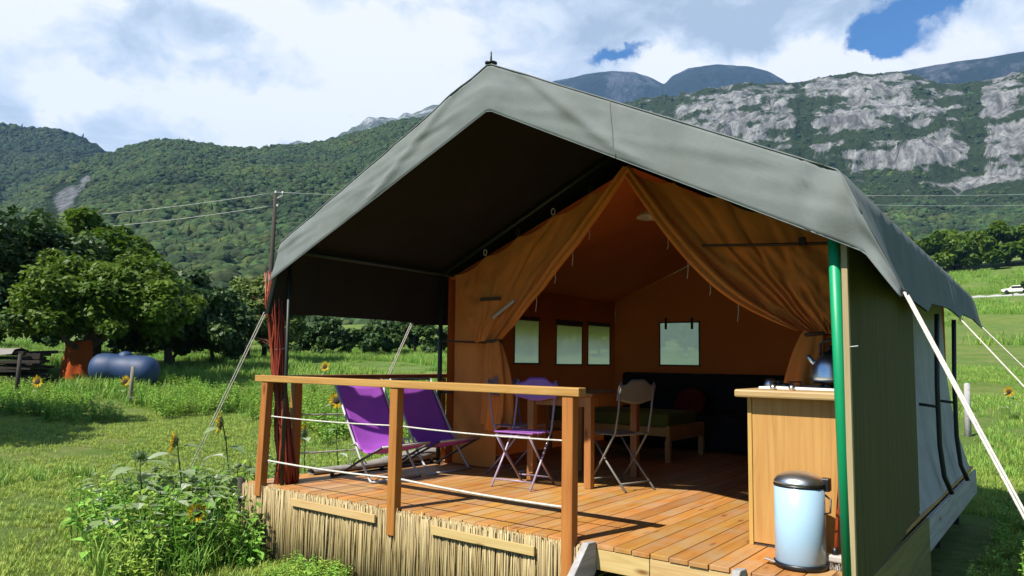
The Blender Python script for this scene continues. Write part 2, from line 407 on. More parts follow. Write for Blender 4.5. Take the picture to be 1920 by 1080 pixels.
M['orange_roof_glow'] = cloth('inner_roof_glow_canvas', (0.66, 0.19, 0.045), (0.55, 0.15, 0.035), 0.10, scale=1.5, tcol=(0.5, 0.15, 0.03), k=1.0)  # lighter than the wall canvas: the warm glow overhead is painted in
M['white_canvas'] = cloth('white_canvas', (0.62, 0.62, 0.60), (0.48, 0.48, 0.46), 0.05, scale=3.0, stain=(0.34, 0.32, 0.28))
M['grey_sheet'] = cloth('grey_groundsheet', (0.42, 0.39, 0.35), (0.30, 0.27, 0.24), 0.0, scale=5.0, stain=(0.2, 0.18, 0.15))
M['strap'] = simple('brown_strap', (0.10, 0.06, 0.03), rough=0.8)
M['dark_strap'] = simple('dark_strap', (0.02, 0.02, 0.018), rough=0.8)
M['purple'] = cloth('purple_sling', (0.50, 0.13, 0.66), (0.42, 0.10, 0.57), 0.12, scale=3.0, tcol=(0.35, 0.07, 0.45), k=0.9)
M['green_paint'] = simple('green_pole_paint', (0.0, 0.30, 0.115), (0.0, 0.25, 0.09), 0.9, rough=0.45, scale=3)
M['dark_green'] = simple('dark_frame_paint', (0.012, 0.030, 0.020), (0.008, 0.018, 0.012), rough=0.5)
M['black_pole'] = simple('black_pole_paint', (0.012, 0.015, 0.013), rough=0.5)
M['rope'] = simple('white_rope', (0.74, 0.70, 0.62), (0.46, 0.42, 0.36), 0.8, rough=0.85, scale=60, bump=0.6, bscale=120)
M['steel'] = simple('brushed_steel', (0.72, 0.72, 0.73), (0.60, 0.60, 0.62), rough=0.33, metal=1.0, scale=8, stretch=(1, 1, 12))
M['dark_steel'] = simple('dark_iron', (0.05, 0.05, 0.055), rough=0.4, metal=0.8)
M['black_plastic'] = simple('black_plastic', (0.015, 0.015, 0.016), rough=0.4)
M['bin_blue'] = simple('pale_blue_enamel', (0.46, 0.68, 0.86), (0.43, 0.65, 0.84), 0.72, rough=0.3, coat=0.3)
M['orange_stick'] = simple('orange_handle', (0.62, 0.10, 0.02), (0.5, 0.075, 0.015), rough=0.45)
M['cream_plastic'] = simple('cream_plastic', (0.72, 0.66, 0.58), rough=0.6)
M['purple_metal'] = simple('purple_lacquer', (0.42, 0.15, 0.55), (0.36, 0.12, 0.48), rough=0.4, coat=0.2)
M['mauve_metal'] = simple('mauve_lacquer', (0.50, 0.40, 0.52), (0.40, 0.30, 0.42), rough=0.4, coat=0.2)
M['grey_metal'] = simple('pale_grey_lacquer', (0.27, 0.27, 0.235), (0.20, 0.20, 0.17), rough=0.4)
M['white_tube'] = simple('white_tube', (0.74, 0.72, 0.70), rough=0.35)
M['olive'] = cloth('olive_mattress', (0.20, 0.22, 0.035), (0.15, 0.165, 0.025), scale=4)
M['black_cloth'] = cloth('black_blanket', (0.03, 0.028, 0.03), (0.018, 0.017, 0.018), scale=4)
M['red_cloth'] = cloth('red_cushion', (0.20, 0.02, 0.02), (0.14, 0.014, 0.014), scale=4)
M['lamp_white'] = simple('lampshade_white', (0.80, 0.76, 0.68), None, 0.95, rough=0.6)
M['tank'] = simple('shaded_tank_blue', (0.022, 0.07, 0.19), (0.012, 0.04, 0.11), rough=0.6, scale=2.5)  # blue made darker to carry the shade of the tree
M['concrete'] = simple('concrete', (0.36, 0.35, 0.33), rough=0.9, scale=12, bump=0.3)
M['bark'] = simple('bark', (0.16, 0.115, 0.08), (0.07, 0.05, 0.035), rough=0.95, scale=5, bump=0.8, bscale=14, stretch=(3, 3, 0.6))
M['orange_cloth'] = cloth('orange_tarp', (0.62, 0.13, 0.025), (0.45, 0.085, 0.018), scale=3)
M['reed'] = None
m, nt, N, L, b, out = nodes_of('reed_stalks')
at = N.new('ShaderNodeAttribute'); at.attribute_name = 'lv'
vec, oi = stretch_vec(N, L, (30, 30, 3), False)
col = ramp_n(N, L, at.outputs['Fac'], [(0.0, (0.27, 0.19, 0.085)), (0.35, (0.52, 0.385, 0.16)), (0.7, (0.68, 0.53, 0.25)), (1.0, (0.82, 0.68, 0.36))])
col = mixc(N, L, 0.6, col, ramp_n(N, L, noise_n(N, L, vec, 1.5, 5, 0.6), [(0.3, (0.62, 0.58, 0.5)), (0.65, (1, 1, 1))], 1), 'MULTIPLY')
L.new(col, b.inputs['Base Color']); b.inputs['Roughness'].default_value = 0.6; M['reed'] = m
m, nt, N, L, b, out = nodes_of('willow_rods')
at = N.new('ShaderNodeAttribute'); at.attribute_name = 'lv'
vec, oi = stretch_vec(N, L, (30, 30, 4), False)
col = ramp_n(N, L, at.outputs['Fac'], [(0.0, (0.17, 0.02, 0.012)), (0.5, (0.36, 0.045, 0.02)), (1.0, (0.52, 0.11, 0.04))])
col = mixc(N, L, 0.5, col, ramp_n(N, L, noise_n(N, L, vec, 1.5, 5, 0.6), [(0.3, (0.6, 0.5, 0.4)), (0.65, (1, 1, 1))], 1), 'MULTIPLY')
L.new(col, b.inputs['Base Color']); b.inputs['Roughness'].default_value = 0.45; M['willow'] = m
# window film: mostly clear, a little milky
m, nt, N, L, b, out = nodes_of('window_film')
tr = N.new('ShaderNodeBsdfTransparent'); tl = N.new('ShaderNodeBsdfTranslucent'); tl.inputs[0].default_value = (0.80, 0.82, 0.74, 1)
df = N.new('ShaderNodeBsdfGlossy'); df.inputs[0].default_value = (0.8, 0.8, 0.8, 1); df.inputs['Roughness'].default_value = 0.2
x1 = N.new('ShaderNodeMixShader'); x1.inputs[0].default_value = 0.80; L.new(tr.outputs[0], x1.inputs[1]); L.new(tl.outputs[0], x1.inputs[2])
x2 = N.new('ShaderNodeMixShader'); x2.inputs[0].default_value = 0.03; L.new(x1.outputs[0], x2.inputs[1]); L.new(df.outputs[0], x2.inputs[2]); L.new(x2.outputs[0], out.inputs[0])
M['film'] = m
# foliage
M['grass'] = leaf('grass_blades', (0.270, 0.406, 0.050), (0.442, 0.602, 0.095), (0.632, 0.731, 0.169), 0.3, 0.6, 0.22, 0.02)
M['meadow'] = leaf('meadow_blades', (0.182, 0.378, 0.048), (0.314, 0.540, 0.081), (0.495, 0.684, 0.149), 0.3, 0.6, 0.25, 0.025)
M['weed'] = leaf('weed_leaves', (0.155, 0.336, 0.038), (0.291, 0.521, 0.063), (0.491, 0.706, 0.126), 0.3, 0.5, 0.25, 0.025)
M['sun_leaf'] = leaf('sunflower_leaves', (0.16, 0.28, 0.07), (0.34, 0.46, 0.18), (0.70, 0.76, 0.58), 0.3, 0.35)
M['sun_stem'] = simple('sunflower_stem', (0.14, 0.22, 0.05), rough=0.6, scale=20)
M['petal'] = leaf('sunflower_petals', (0.62, 0.34, 0.005), (0.80, 0.52, 0.01), (0.85, 0.62, 0.03), 0.3, 0.5)
M['disc'] = simple('sunflower_disc', (0.09, 0.045, 0.012), (0.03, 0.015, 0.006), rough=0.9, scale=60, bump=0.8, bscale=90)
M['tree_leaf'] = leaf('tree_leaves', (0.037, 0.091, 0.009), (0.109, 0.201, 0.016), (0.219, 0.329, 0.033), 0.38, 0.5)
M['tree_leaf2'] = leaf('tree_leaves_pale', (0.085, 0.145, 0.031), (0.170, 0.255, 0.051), (0.289, 0.365, 0.085), 0.25, 0.5)
M['tree_leaf3'] = leaf('tree_leaves_dark', (0.026, 0.061, 0.016), (0.053, 0.114, 0.026), (0.114, 0.190, 0.041), 0.2, 0.5)
M['forest'] = leaf('forest_crowns', (0.019, 0.038, 0.012), (0.038, 0.070, 0.019), (0.072, 0.106, 0.031), 0.0, 0.9, 0.42, 0.03, 0.008)
M['forest_dark'] = leaf('forest_crowns_dark', (0.012, 0.027, 0.011), (0.025, 0.049, 0.019), (0.047, 0.075, 0.027), 0.0, 0.9, 0.40, 0.025, 0.006)
# ground
m, nt, N, L, b, out = nodes_of('meadow_ground')
vec, oi = stretch_vec(N, L, (1, 1, 1), False)
n1 = noise_n(N, L, vec, 0.55, 8, 0.65); n2 = noise_n(N, L, vec, 6.0, 8, 0.7); n3 = noise_n(N, L, vec, 0.05, 6, 0.6)
col = ramp_n(N, L, n1, [(0.30, (0.16, 0.26, 0.055)), (0.5, (0.22, 0.32, 0.085)), (0.64, (0.30, 0.35, 0.12)), (0.76, (0.38, 0.36, 0.19))])
col = mixc(N, L, 0.75, col, ramp_n(N, L, n2, [(0.25, (0.5, 0.55, 0.4)), (0.7, (1.15, 1.12, 1.0))], 1), 'MULTIPLY')
col = mixc(N, L, 0.6, col, ramp_n(N, L, n3, [(0.35, (0.72, 0.95, 0.95)), (0.65, (1.05, 1.0, 0.95))], 1), 'MULTIPLY')
n4 = noise_n(N, L, vec, 55.0, 6, 0.75); n5 = noise_n(N, L, vec, 1.7, 6, 0.7)
col = mixc(N, L, 0.9, col, ramp_n(N, L, n4, [(0.32, (0.35, 0.40, 0.30)), (0.66, (1.3, 1.25, 1.15))], 1), 'MULTIPLY')
col = mixc(N, L, ramp_n(N, L, n5, [(0.55, (0, 0, 0)), (0.72, (0.6, 0.6, 0.6))], 1), col, sc((0.40, 0.36, 0.17)))
L.new(col, b.inputs['Base Color']); b.inputs['Roughness'].default_value = 0.95; b.inputs['Specular IOR Level'].default_value = 0.1
ah = N.new('ShaderNodeMath'); ah.operation = 'MULTIPLY_ADD'; L.new(n4, ah.inputs[0]); ah.inputs[1].default_value = 0.5; L.new(n2, ah.inputs[2])
bump_n(N, L, ah.outputs[0], 0.8, 0.07, b); M['ground'] = m
def mountain_mat(name, veg_d, veg_l, rock_d, rock_l, scale):
    """rock where the surface carries the rock attribute, scrub elsewhere; fine breakup by noise in metres"""
    m, nt, N, L, b, out = nodes_of(name)
    vec, oi = stretch_vec(N, L, (1, 1, 1), False)
    at = N.new('ShaderNodeAttribute'); at.attribute_name = 'rock'
    nb = noise_n(N, L, vec, scale, 8, 0.68); nf = noise_n(N, L, vec, scale * 5, 6, 0.7)
    vs_, _ = stretch_vec(N, L, (1, 1, 0.22), False); nv = noise_n(N, L, vs_, scale * 2.2, 7, 0.65, 0.6)
    a1 = N.new('ShaderNodeMath'); a1.operation = 'MULTIPLY_ADD'; L.new(nb, a1.inputs[0]); a1.inputs[1].default_value = 0.9; L.new(at.outputs['Fac'], a1.inputs[2])
    a2 = N.new('ShaderNodeMath'); a2.operation = 'MULTIPLY_ADD'; L.new(nf, a2.inputs[0]); a2.inputs[1].default_value = 0.55; L.new(a1.outputs[0], a2.inputs[2])
    mr = N.new('ShaderNodeMapRange'); L.new(a2.outputs[0], mr.inputs['Value']); mr.inputs['From Min'].default_value = 1.18; mr.inputs['From Max'].default_value = 1.32
    rock = ramp_n(N, L, nv, [(0.38, rock_d), (0.52, tuple((x + y) / 2 for x, y in zip(rock_d, rock_l))), (0.64, rock_l)])
    veg = ramp_n(N, L, nf, [(0.32, veg_d), (0.68, veg_l)])
    L.new(mixc(N, L, mr.outputs[0], veg, rock), b.inputs['Base Color'])
    b.inputs['Roughness'].default_value = 0.95; b.inputs['Specular IOR Level'].default_value = 0.1
    hs = N.new('ShaderNodeMath'); hs.operation = 'MULTIPLY_ADD'; L.new(nv, hs.inputs[0]); hs.inputs[1].default_value = 1.6; L.new(nf, hs.inputs[2])
    bump_n(N, L, hs.outputs[0], 1.0, 9.0, b); return m
M['cliff'] = mountain_mat('cliff_rock', (0.028, 0.052, 0.018), (0.075, 0.105, 0.038), (0.165, 0.168, 0.165), (0.60, 0.595, 0.57), 0.03)
M['hill'] = mountain_mat('hill_ground', (0.025, 0.05, 0.016), (0.06, 0.095, 0.028), (0.14, 0.145, 0.15), (0.58, 0.58, 0.57), 0.06)
M['far_mtn'] = mountain_mat('far_mountain_shaded', (0.012, 0.020, 0.016), (0.026, 0.036, 0.026), (0.035, 0.04, 0.045), (0.13, 0.135, 0.14), 0.010)  # cloud shadow over the far mountains is put into these dark base colours
M['misty_mtn'] = mountain_mat('misty_limestone', (0.09, 0.115, 0.10), (0.16, 0.185, 0.14), (0.28, 0.30, 0.31), (0.60, 0.60, 0.60), 0.018)

# ------------------------------------------------------------------ the land
def ground_z(x, y):
    x = np.asarray(x, float); y = np.asarray(y, float)
    r = np.hypot(x - 3, y); s = np.maximum(0, r - 9.0)
    a = np.degrees(np.arctan2(y, x - 3)); a = np.where(a < -90, a + 360, a)
    w = np.exp(-((a - 85) / 45.0) ** 2)
    cap = 75 + 155 * w
    s2 = np.where(s < cap, s, cap + 0.25 * (np.minimum(s, 400) - cap) * 0)
    z = -0.62 + (0.045 - 0.005 * w) * s2 + (0.0001 + 0.00035 * w) * s2 ** 2
    z = z + 0.05 * fbm(x * 0.45, y * 0.45, 4, 3) * sstep(2.5, 7, r) + 0.5 * fbm(x * 0.05, y * 0.05, 3, 5) * sstep(15, 50, r)
    return z
def gz(x, y): return float(ground_z(x, y))
def build_ground():
    rad = np.concatenate([[0.0], np.geomspace(0.6, 9000, 150)]); na = 288
    A = np.linspace(0, 2 * np.pi, na, endpoint=False)
    RR, AA = np.meshgrid(rad[1:], A, indexing='ij')
    X = 3 + RR * np.cos(AA); Y = RR * np.sin(AA); Z = ground_z(X, Y)
    Vv = np.concatenate([[[3, 0, float(ground_z(3, 0))]], np.stack([X, Y, Z], -1).reshape(-1, 3)])
    F = []
    nr = len(rad) - 1
    i, j = np.meshgrid(np.arange(nr - 1), np.arange(na), indexing='ij'); j2 = (j + 1) % na
    F = np.stack([1 + i * na + j, 1 + (i + 1) * na + j, 1 + (i + 1) * na + j2, 1 + i * na + j2], -1).reshape(-1, 4)
    j = np.arange(na); T = np.stack([np.zeros(na, int), 1 + j, 1 + (j + 1) % na, 1 + (j + 1) % na], -1)
    me = quads_mesh('ground', Vv, F, M['ground'], smooth=True)
    o = link_mesh('ground', me); o['kind'] = 'structure'; o['label'] = 'green mown lawn and rising meadow around the tent'
build_ground()

def mountain(name, ridge, D0, Dr, prof, rockf, mat, cols, rows, namp, nscale, seed, label, back=0.35, jag=1.0, drop=0.0, efrac=None):
    az = np.array([p[0] for p in ridge]); el = np.array([p[1] for p in ridge]); od = np.argsort(az); az, el = az[od], el[od]
    a = np.linspace(az[0], az[-1], cols); e = np.interp(a, az, el)
    k = np.array([1, 2, 3, 2, 1.]) / 9; e[2:-2] = np.convolve(e, k, 'valid')
    t = np.concatenate([np.linspace(0, 1, rows), 1 + back * np.linspace(0.06, 1, 10)])
    T, Aa = np.meshgrid(t, np.radians(a), indexing='ij'); E = np.interp(np.degrees(Aa), a, e)
    dr = Dr(np.degrees(Aa)) if callable(Dr) else Dr
    d = D0 + (dr - D0) * T
    X = CAM.x + d * np.cos(Aa); Y = CAM.y + d * np.sin(Aa)
    bx, by = CAM.x + D0 * np.cos(Aa), CAM.y + D0 * np.sin(Aa)
    zb = ground_z(bx, by) - 4; zr = CAM.z + dr * np.tan(np.radians(E))
    arc = np.radians(np.degrees(Aa)) * dr
    h = prof(np.clip(T, 0, 1), arc, d)
    zr = zr - drop; Z = zb + (zr - zb) * h
    if efrac is not None:
        Ze = CAM.z + d * np.tan(np.radians(E * h)); w_ = sstep(0, .12, T); Z = zb * (1 - w_) + Ze * w_ - drop * sstep(.9, 1, T)
        zr = np.broadcast_to(zr, Z.shape)
    Z = np.where(T > 1, zr - (zr - zb) * ((T - 1) / back) ** 1.3, Z)
    env = sstep(0, 0.08, T)
    n = fbm(X / nscale, Y / nscale, 6, seed) + 0.6 * fbm(arc / (nscale * .35), d / nscale, 5, seed + 9)
    Z = Z + namp * n * env * np.where(T > 0.97, jag, 1.0)
    if efrac is not None: Z = Z + sstep(.6, .68, T) * (1 - .6 * sstep(.93, 1, T)) * (15.0 * fbm(arc / 18.0, d / 45.0, 4, 95) + 8.0 * fbm(arc / 7.0, d / 12.0, 3, 96))
    rock = rockf(T, arc, d, Z, n)
    Vv = np.stack([X, Y, Z], -1).reshape(-1, 3); nr = len(t)
    i, j = np.meshgrid(np.arange(nr - 1), np.arange(cols - 1), indexing='ij')
    F = np.stack([i * cols + j, i * cols + j + 1, (i + 1) * cols + j + 1, (i + 1) * cols + j], -1).reshape(-1, 4)[:, ::-1]
    me = quads_mesh(name, Vv, F, mat, smooth=True)
    at = me.attributes.new('rock', 'FLOAT', 'POINT'); at.data.foreach_set('value', rock.astype(np.float32).ravel())
    o = link_mesh(name, me); o['kind'] = 'structure'; o['label'] = label
    return X, Y, Z, rock, T

RA = [(171.46, 11.2), (167.01, 12.87), (163.47, 13.98), (161.82, 14.19), (160.1, 14.33), (158.61, 14.48), (157.37, 14.24), (155.74, 13.58), (154.41, 12.95), (152.37, 12.3), (149, 11.5)]
RB = [(162.5, 9.6), (159.86, 10.82), (158.13, 11.74), (156.65, 12.82), (154.78, 13.61), (152.51, 14.74), (150.46, 15.19), (148.31, 15.04), (145.37, 15.28), (141.56, 15.75), (137.62, 16.46), (135.21, 17.23), (131.53, 18.2), (127.36, 18.3), (121.1, 17.5), (116.0, 16.0)]
RC = [(133, 16.0), (131.1, 17.0), (125.26, 18.51), (121.1, 18.87), (119.04, 19.17), (116.99, 19.55), (114.56, 19.59), (112.57, 20.03), (109.07, 20.3), (106.8, 20.15), (105.33, 19.93), (104.24, 20.15), (101.76, 20.08), (99.05, 19.8), (97.76, 19.39), (96.5, 18.65), (94.65, 18.41), (93.44, 18.53), (91.69, 18.65), (86.86, 18.57), (82.22, 17.57), (78, 16.8)]
RD = [(131, 17.5), (129.46, 19.02), (125.29, 20.42), (123.62, 20.99), (121.12, 21.34), (119.04, 21.54), (117.4, 21.41), (116.17, 20.98), (115.16, 20.37), (114.56, 20.93), (113.35, 21.44), (111.37, 21.59), (109.05, 21.31), (107.54, 20.8), (106.62, 20.21), (105.35, 19.21), (103.22, 18.26), (101, 17.0)]
RF = [(107, 17.8), (105.37, 18.49), (101.09, 19.4), (99.06, 19.59), (96.78, 19.7), (93.69, 19.62), (91.65, 19.63), (84.42, 18.71), (80.12, 17.41)]
RE = [(152.46, 13.92), (149.75, 15.09), (147.26, 15.9), (144.67, 16.37), (143.16, 16.78), (139.66, 17.46), (138.1, 18.57), (136.08, 19.02), (134.05, 19.67), (132.4, 20.24), (130.33, 20.89), (127.81, 20.58), (124.86, 19.85), (121.93, 19.07)]

pA = lambda t, arc, d: t ** 1.25
hillA = mountain('left_hill', RA, 420, 1700, pA, lambda T, a, d, Z, n: 0.0 * T, M['hill'], 240, 150, 38, 260, 21, 'dark wooded hill rising behind the valley trees')
def rock_B(T, arc, d, Z, n):
    azd = np.degrees(arc / 1100.0)
    g = np.exp(-((azd - 157.9) / 0.85) ** 2 - ((T - 0.72) / 0.16) ** 2) * 0.95 + np.exp(-((azd - 156.8) / 0.35) ** 2 - ((T - 0.83) / 0.09) ** 2) * 0.7 + .12 * fbm(arc / 14, d / 14, 3, 8)
    return g
pB = lambda t, arc, d: t ** 1.22
hillB = mountain('wooded_hill', RB, 170, 1100, pB, rock_B, M['hill'], 300, 190, 30, 190, 4, 'broad green wooded hillside with a small pale rock face')
EFT = [0, .35, .60, .68, .70, .745, .765, .82, .845, .90, .92, 1.0]; EFV = [.30, .43, .585, .67, .765, .795, .865, .89, .945, .962, .985, 1.0]
def prof_C(t, arc, d):
    w = 0.09 * fbm(arc / 210.0, d / 500.0, 5, 33) + 0.05 * fbm(arc / 45.0, d / 90.0, 4, 34)
    u = np.clip(t + w * sstep(.35, .55, t) * (1 - sstep(.93, 1, t)), 0, 1)
    return np.interp(u, EFT, EFV)
FACES = [(110.8, 18.3, 2.2, 1.5, .26), (107.3, 17.3, 2.6, 2.0, .16), (101.3, 19.0, 4.0, 1.1, .24), (101.3, 16.8, 3.2, 1.0, .28), (97.9, 14.3, 2.6, 1.1, .55), (101.4, 14.1, 1.4, .7, .35),
         (93.2, 17.2, 1.2, 1.8, .35), (92.2, 14.3, 1.8, 1.1, .45), (93.0, 12.2, 2.6, .25, .75), (88, 16, 3, 2, .3), (117.5, 18.2, 2.0, .7, .25),
         (105.3, 16.8, .55, 2.2, -.6), (94.6, 15.8, .45, 3.2, -.6), (99.5, 15.4, 3.0, .25, -.3)]
def rock_C(T, arc, d, Z, n):
    azd = np.degrees(arc / 1450.0); el = np.degrees(np.arctan2(Z - CAM.z, d)); wob = 0.9 * fbm(arc / 40.0, Z / 40.0, 4, 91)
    g = 0.75 * fbm(arc / 26.0, Z / 17.0, 5, 55, 0.72) + 0.65 * fbm(arc / 110.0, Z / 30.0, 3, 56) + 0.38 * sstep(.60, .67, T)
    for a_, e_, wa, we, k_ in FACES:
        g = g + k_ * np.exp(-(np.abs((azd + wob - a_) / wa)) ** 3 - (np.abs((el + wob * .7 - e_) / we)) ** 3)
    g = g + 0.13 * np.sin(el * 7.5 + 9 * wob) * sstep(.6, .68, T)
    return np.where(T < 0.50, g - 0.6, g)
hillC = mountain('cliff_mountain', RC, 255, 1450, prof_C, rock_C, M['cliff'], 560, 360, 17, 90, 40, 'green mountain with broken bands of pale grey limestone cliff', jag=0.35, drop=6.0, efrac=1)
pD = lambda t, arc, d: np.interp(t, [0, .5, .8, .9, 1], [0, .35, .62, .93, 1])
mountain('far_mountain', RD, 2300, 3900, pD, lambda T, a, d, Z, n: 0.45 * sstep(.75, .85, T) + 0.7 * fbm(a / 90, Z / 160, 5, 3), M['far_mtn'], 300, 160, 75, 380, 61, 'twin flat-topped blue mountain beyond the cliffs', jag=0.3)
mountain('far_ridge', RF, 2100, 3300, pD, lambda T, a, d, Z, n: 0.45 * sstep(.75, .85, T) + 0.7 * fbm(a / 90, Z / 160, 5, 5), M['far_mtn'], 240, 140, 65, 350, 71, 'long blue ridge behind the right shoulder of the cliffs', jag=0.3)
pE = lambda t, arc, d: t ** 1.15
def rock_E(T, arc, d, Z, n): return 0.42 + 0.8 * fbm(arc / 90.0, Z / 90.0, 5, 77)
mountain('misty_mountain', [(a_, e_ - .95 - 1.2 * float(sstep(141, 147, a_))) for a_, e_ in RE], 1350, 2500, pE, rock_E, M['misty_mtn'], 260, 150, 110, 260, 81, 'pale limestone mountain rising into the clouds', jag=1.0)

# forest crowns: the prototypes live only inside the scattered woods
import bmesh
def crown_proto(name, seed, mat, conifer=False):
    bm = bmesh.new(); bmesh.ops.create_icosphere(bm, subdivisions=2 if conifer else 3, radius=1.0)
    r0 = np.random.default_rng(seed); L_ = r0.normal(size=(16, 3)); L_ /= np.linalg.norm(L_, axis=1)[:, None]
    for v in bm.verts:
        c = np.array(v.co); n_ = c / np.linalg.norm(c)
        if conifer:
            h = (n_[2] + 1) / 2; rr = (1 - h) * 0.55 + 0.03; rr *= 1 + 0.25 * math.sin(h * 26 + 3 * n_[0])
            q = math.hypot(n_[0], n_[1]) + 1e-6; v.co = (n_[0] / q * rr, n_[1] / q * rr, h * 2.6)
        else:
            b = max(0.0, float((L_ @ n_).max()) - 0.72) / 0.28
            s = 0.70 + 0.40 * b ** 0.6 + 0.10 * (r0.random() - .5)
            v.co = (n_[0] * s, n_[1] * s, n_[2] * s * 0.85 + 0.75)
    me = bpy.data.meshes.new(name); bm.to_mesh(me); bm.free()
    cen = np.array([p.center for p in me.polygons]); lv = 0.35 + 0.3 * (cen[:, 2] / 2.0 - .3) + 0.45 * (r0.random(len(cen)) - .5)
    lv += 0.25 * np.sin(cen @ np.array([5.1, 4.3, 3.7]))
    a = me.attributes.new('lv', 'FLOAT', 'FACE'); a.data.foreach_set('value', np.clip(lv, 0, 1).astype(np.float32))
    me.materials.append(mat); return bpy.data.objects.new(name, me)
def forest(name, hill, n, size, mat, label, tmin=0.0, tmax=1.02, rmax=0.12, seed=1, conif=0.12, pick=None):
    X, Y, Z, rock, T = hill; r0 = np.random.default_rng(seed)
    nr, nc = X.shape
    area = np.hypot(X, Y); p = area.ravel() / area.sum()
    idx = r0.choice(X.size, size=n * 2, p=p); i, j = np.divmod(idx, nc)
    i = np.clip(i, 0, nr - 2); j = np.clip(j, 0, nc - 2); u, v = r0.random(len(i)), r0.random(len(i))
    lerp = lambda A: (A[i, j] * (1 - u) + A[i + 1, j] * u) * (1 - v) + (A[i, j + 1] * (1 - u) + A[i + 1, j + 1] * u) * v
    x, y, z, rk, t = lerp(X), lerp(Y), lerp(Z), lerp(rock), lerp(T)
    ok = (t > tmin) & (t < tmax) & (rk + 0.25 * (r0.random(len(x)) - .5) < rmax)
    if pick is not None: ok &= pick(x, y, z, t, r0)
    x, y, z = x[ok][:n], y[ok][:n], z[ok][:n]
    s = size * np.clip(np.exp(.30 * r0.normal(size=len(x))), .45, 1.7) * (1 + .9 * fbm(x / 130, y / 130, 3, seed))
    pts = np.stack([x, y, z - 0.85 * s], -1); rot = np.stack([0.12 * r0.normal(size=len(x)), 0.12 * r0.normal(size=len(x)), 6.28 * r0.random(len(x))], -1)
    k = r0.random(len(x)); cuts = [(0, .5, False), (.5, 1 - conif, False), (1 - conif, 1, True)]
    for q, (a, b, con) in enumerate(cuts):
        w = (k >= a) & (k < b)
        if w.sum() == 0: continue
        pr = crown_proto(name + '_crown', seed * 10 + q, mat, con)
        scatter(name, pts[w], s[w] * (0.8 if con else 1.0), rot[w], pr, label)
forest('forest', hillB, 27000, 3.7, M['forest'], 'dense mixed forest covering the broad hillside', seed=3)
forest('forest', hillA, 15000, 5.6, M['forest_dark'], 'dark forest covering the left hill', seed=5)
forest('forest', hillC, 20000, 4.2, M['forest'], 'forest on the slopes under the limestone cliffs', seed=8, tmax=0.60, rmax=0.05)
forest('scrub', hillC, 9000, 2.7, M['forest'], 'scrub and small trees on the cliff ledges', seed=9, tmin=0.57, rmax=0.22)

# ------------------------------------------------------------------ trees, hedges and plants
def leaf_cloud(cent, rad, n_per, size, seed, flat=0.75, droop=0.2):
    """rhombic leaves spread through clumps; returns verts, faces, lv"""
    r0 = np.random.default_rng(seed); K = len(cent)
    n = K * n_per; ci = np.repeat(np.arange(K), n_per)
    d = r0.normal(size=(n, 3)); d /= np.linalg.norm(d, axis=1)[:, None]
    rr = r0.random(n) ** 0.5
    P = cent[ci] + d * (rr * rad[ci])[:, None] * np.array([1, 1, flat])
    nrm = d * 0.6 + np.array([0, 0, 0.7]) + 0.55 * r0.normal(size=(n, 3)); nrm /= np.linalg.norm(nrm, axis=1)[:, None]
    ax = np.cross(nrm, r0.normal(size=(n, 3))); ax /= np.linalg.norm(ax, axis=1)[:, None] + 1e-9
    bx = np.cross(nrm, ax); s = size * (0.6 + 0.8 * r0.random(n))[:, None]
    Vv = np.stack([P - ax * s, P + bx * s * 0.55, P + ax * s - np.array([0, 0, 1]) * s * droop, P - bx * s * 0.55], 1).reshape(-1, 3)
    F = np.arange(n * 4).reshape(n, 4)
    cl = r0.random(K)
    lv = 0.18 + 0.45 * cl[ci] + 0.3 * r0.random(n) + 0.12 * d[:, 2]
    return Vv, F, np.clip(lv, 0, 1)
def tree(name, label, base, cen, rad, trunk_r, seed, clumps=70, n_per=220, leafs=0.17, mat='tree_leaf', group=None, cat='tree', shell=0.42, limbs=9, flat=0.7, lean=0.0):
    base = Vector(base); cen = Vector(cen); r0 = np.random.default_rng(seed)
    root = thing(name, label, cat, base, group)
    d = r0.normal(size=(clumps, 3)); d /= np.linalg.norm(d, axis=1)[:, None]; d[:, 2] = np.where(d[:, 2] < -0.55, -d[:, 2] * .5, d[:, 2])
    rr = shell + (1 - shell) * r0.random(clumps); lump = 0.82 + 0.36 * r0.random(clumps)
    C = np.array(cen) + d * (rr * lump)[:, None] * np.array(rad)
    cr = np.mean(rad) * (0.20 + 0.16 * r0.random(clumps))
    Vv, F, lv = leaf_cloud(C, cr, n_per, leafs, seed + 1, flat)
    me = quads_mesh('crown', Vv - np.array(base), F, M[mat], lv); link_mesh('crown', me, root)
    mb = MB(); top = cen + Vector((0, 0, rad[2] * 0.3)); path = []
    for k in range(7):
        t = k / 6; p = base.lerp(top, t); p += Vector((r0.normal() * trunk_r * .6, r0.normal() * trunk_r * .6, 0)) * (0 if k == 0 else 1); path.append(p)
    path[0] = base - Vector((0, 0, 0.25))
    mb.tube(path, [trunk_r * (1.35 if k == 0 else 1 - 0.8 * k / 6) for k in range(7)], 9)
    for k in range(limbs):
        q = path[2 + k % 4]; e = Vector(C[(k * 7) % clumps]); mid = q.lerp(e, 0.5) + Vector((0, 0, -0.08 * (e - q).length))
        mb.tube([q, mid, e], [trunk_r * .42, trunk_r * .26, trunk_r * .08], 6)
    mb.build('trunk', M['bark'], root, smooth=True)
    return root
def bush(name, label, x, y, rx, rz, seed, mat, group=None, leafs=0.16, n_per=170, clumps=34, ry=None):
    z = gz(x, y)
    return tree(name, label, (x, y, z - .05), (x, y, z + rz * 0.68), (rx, ry or rx, rz), 0.06 * rx, seed, clumps, n_per, leafs, mat, group, 'bush', 0.5, 5)

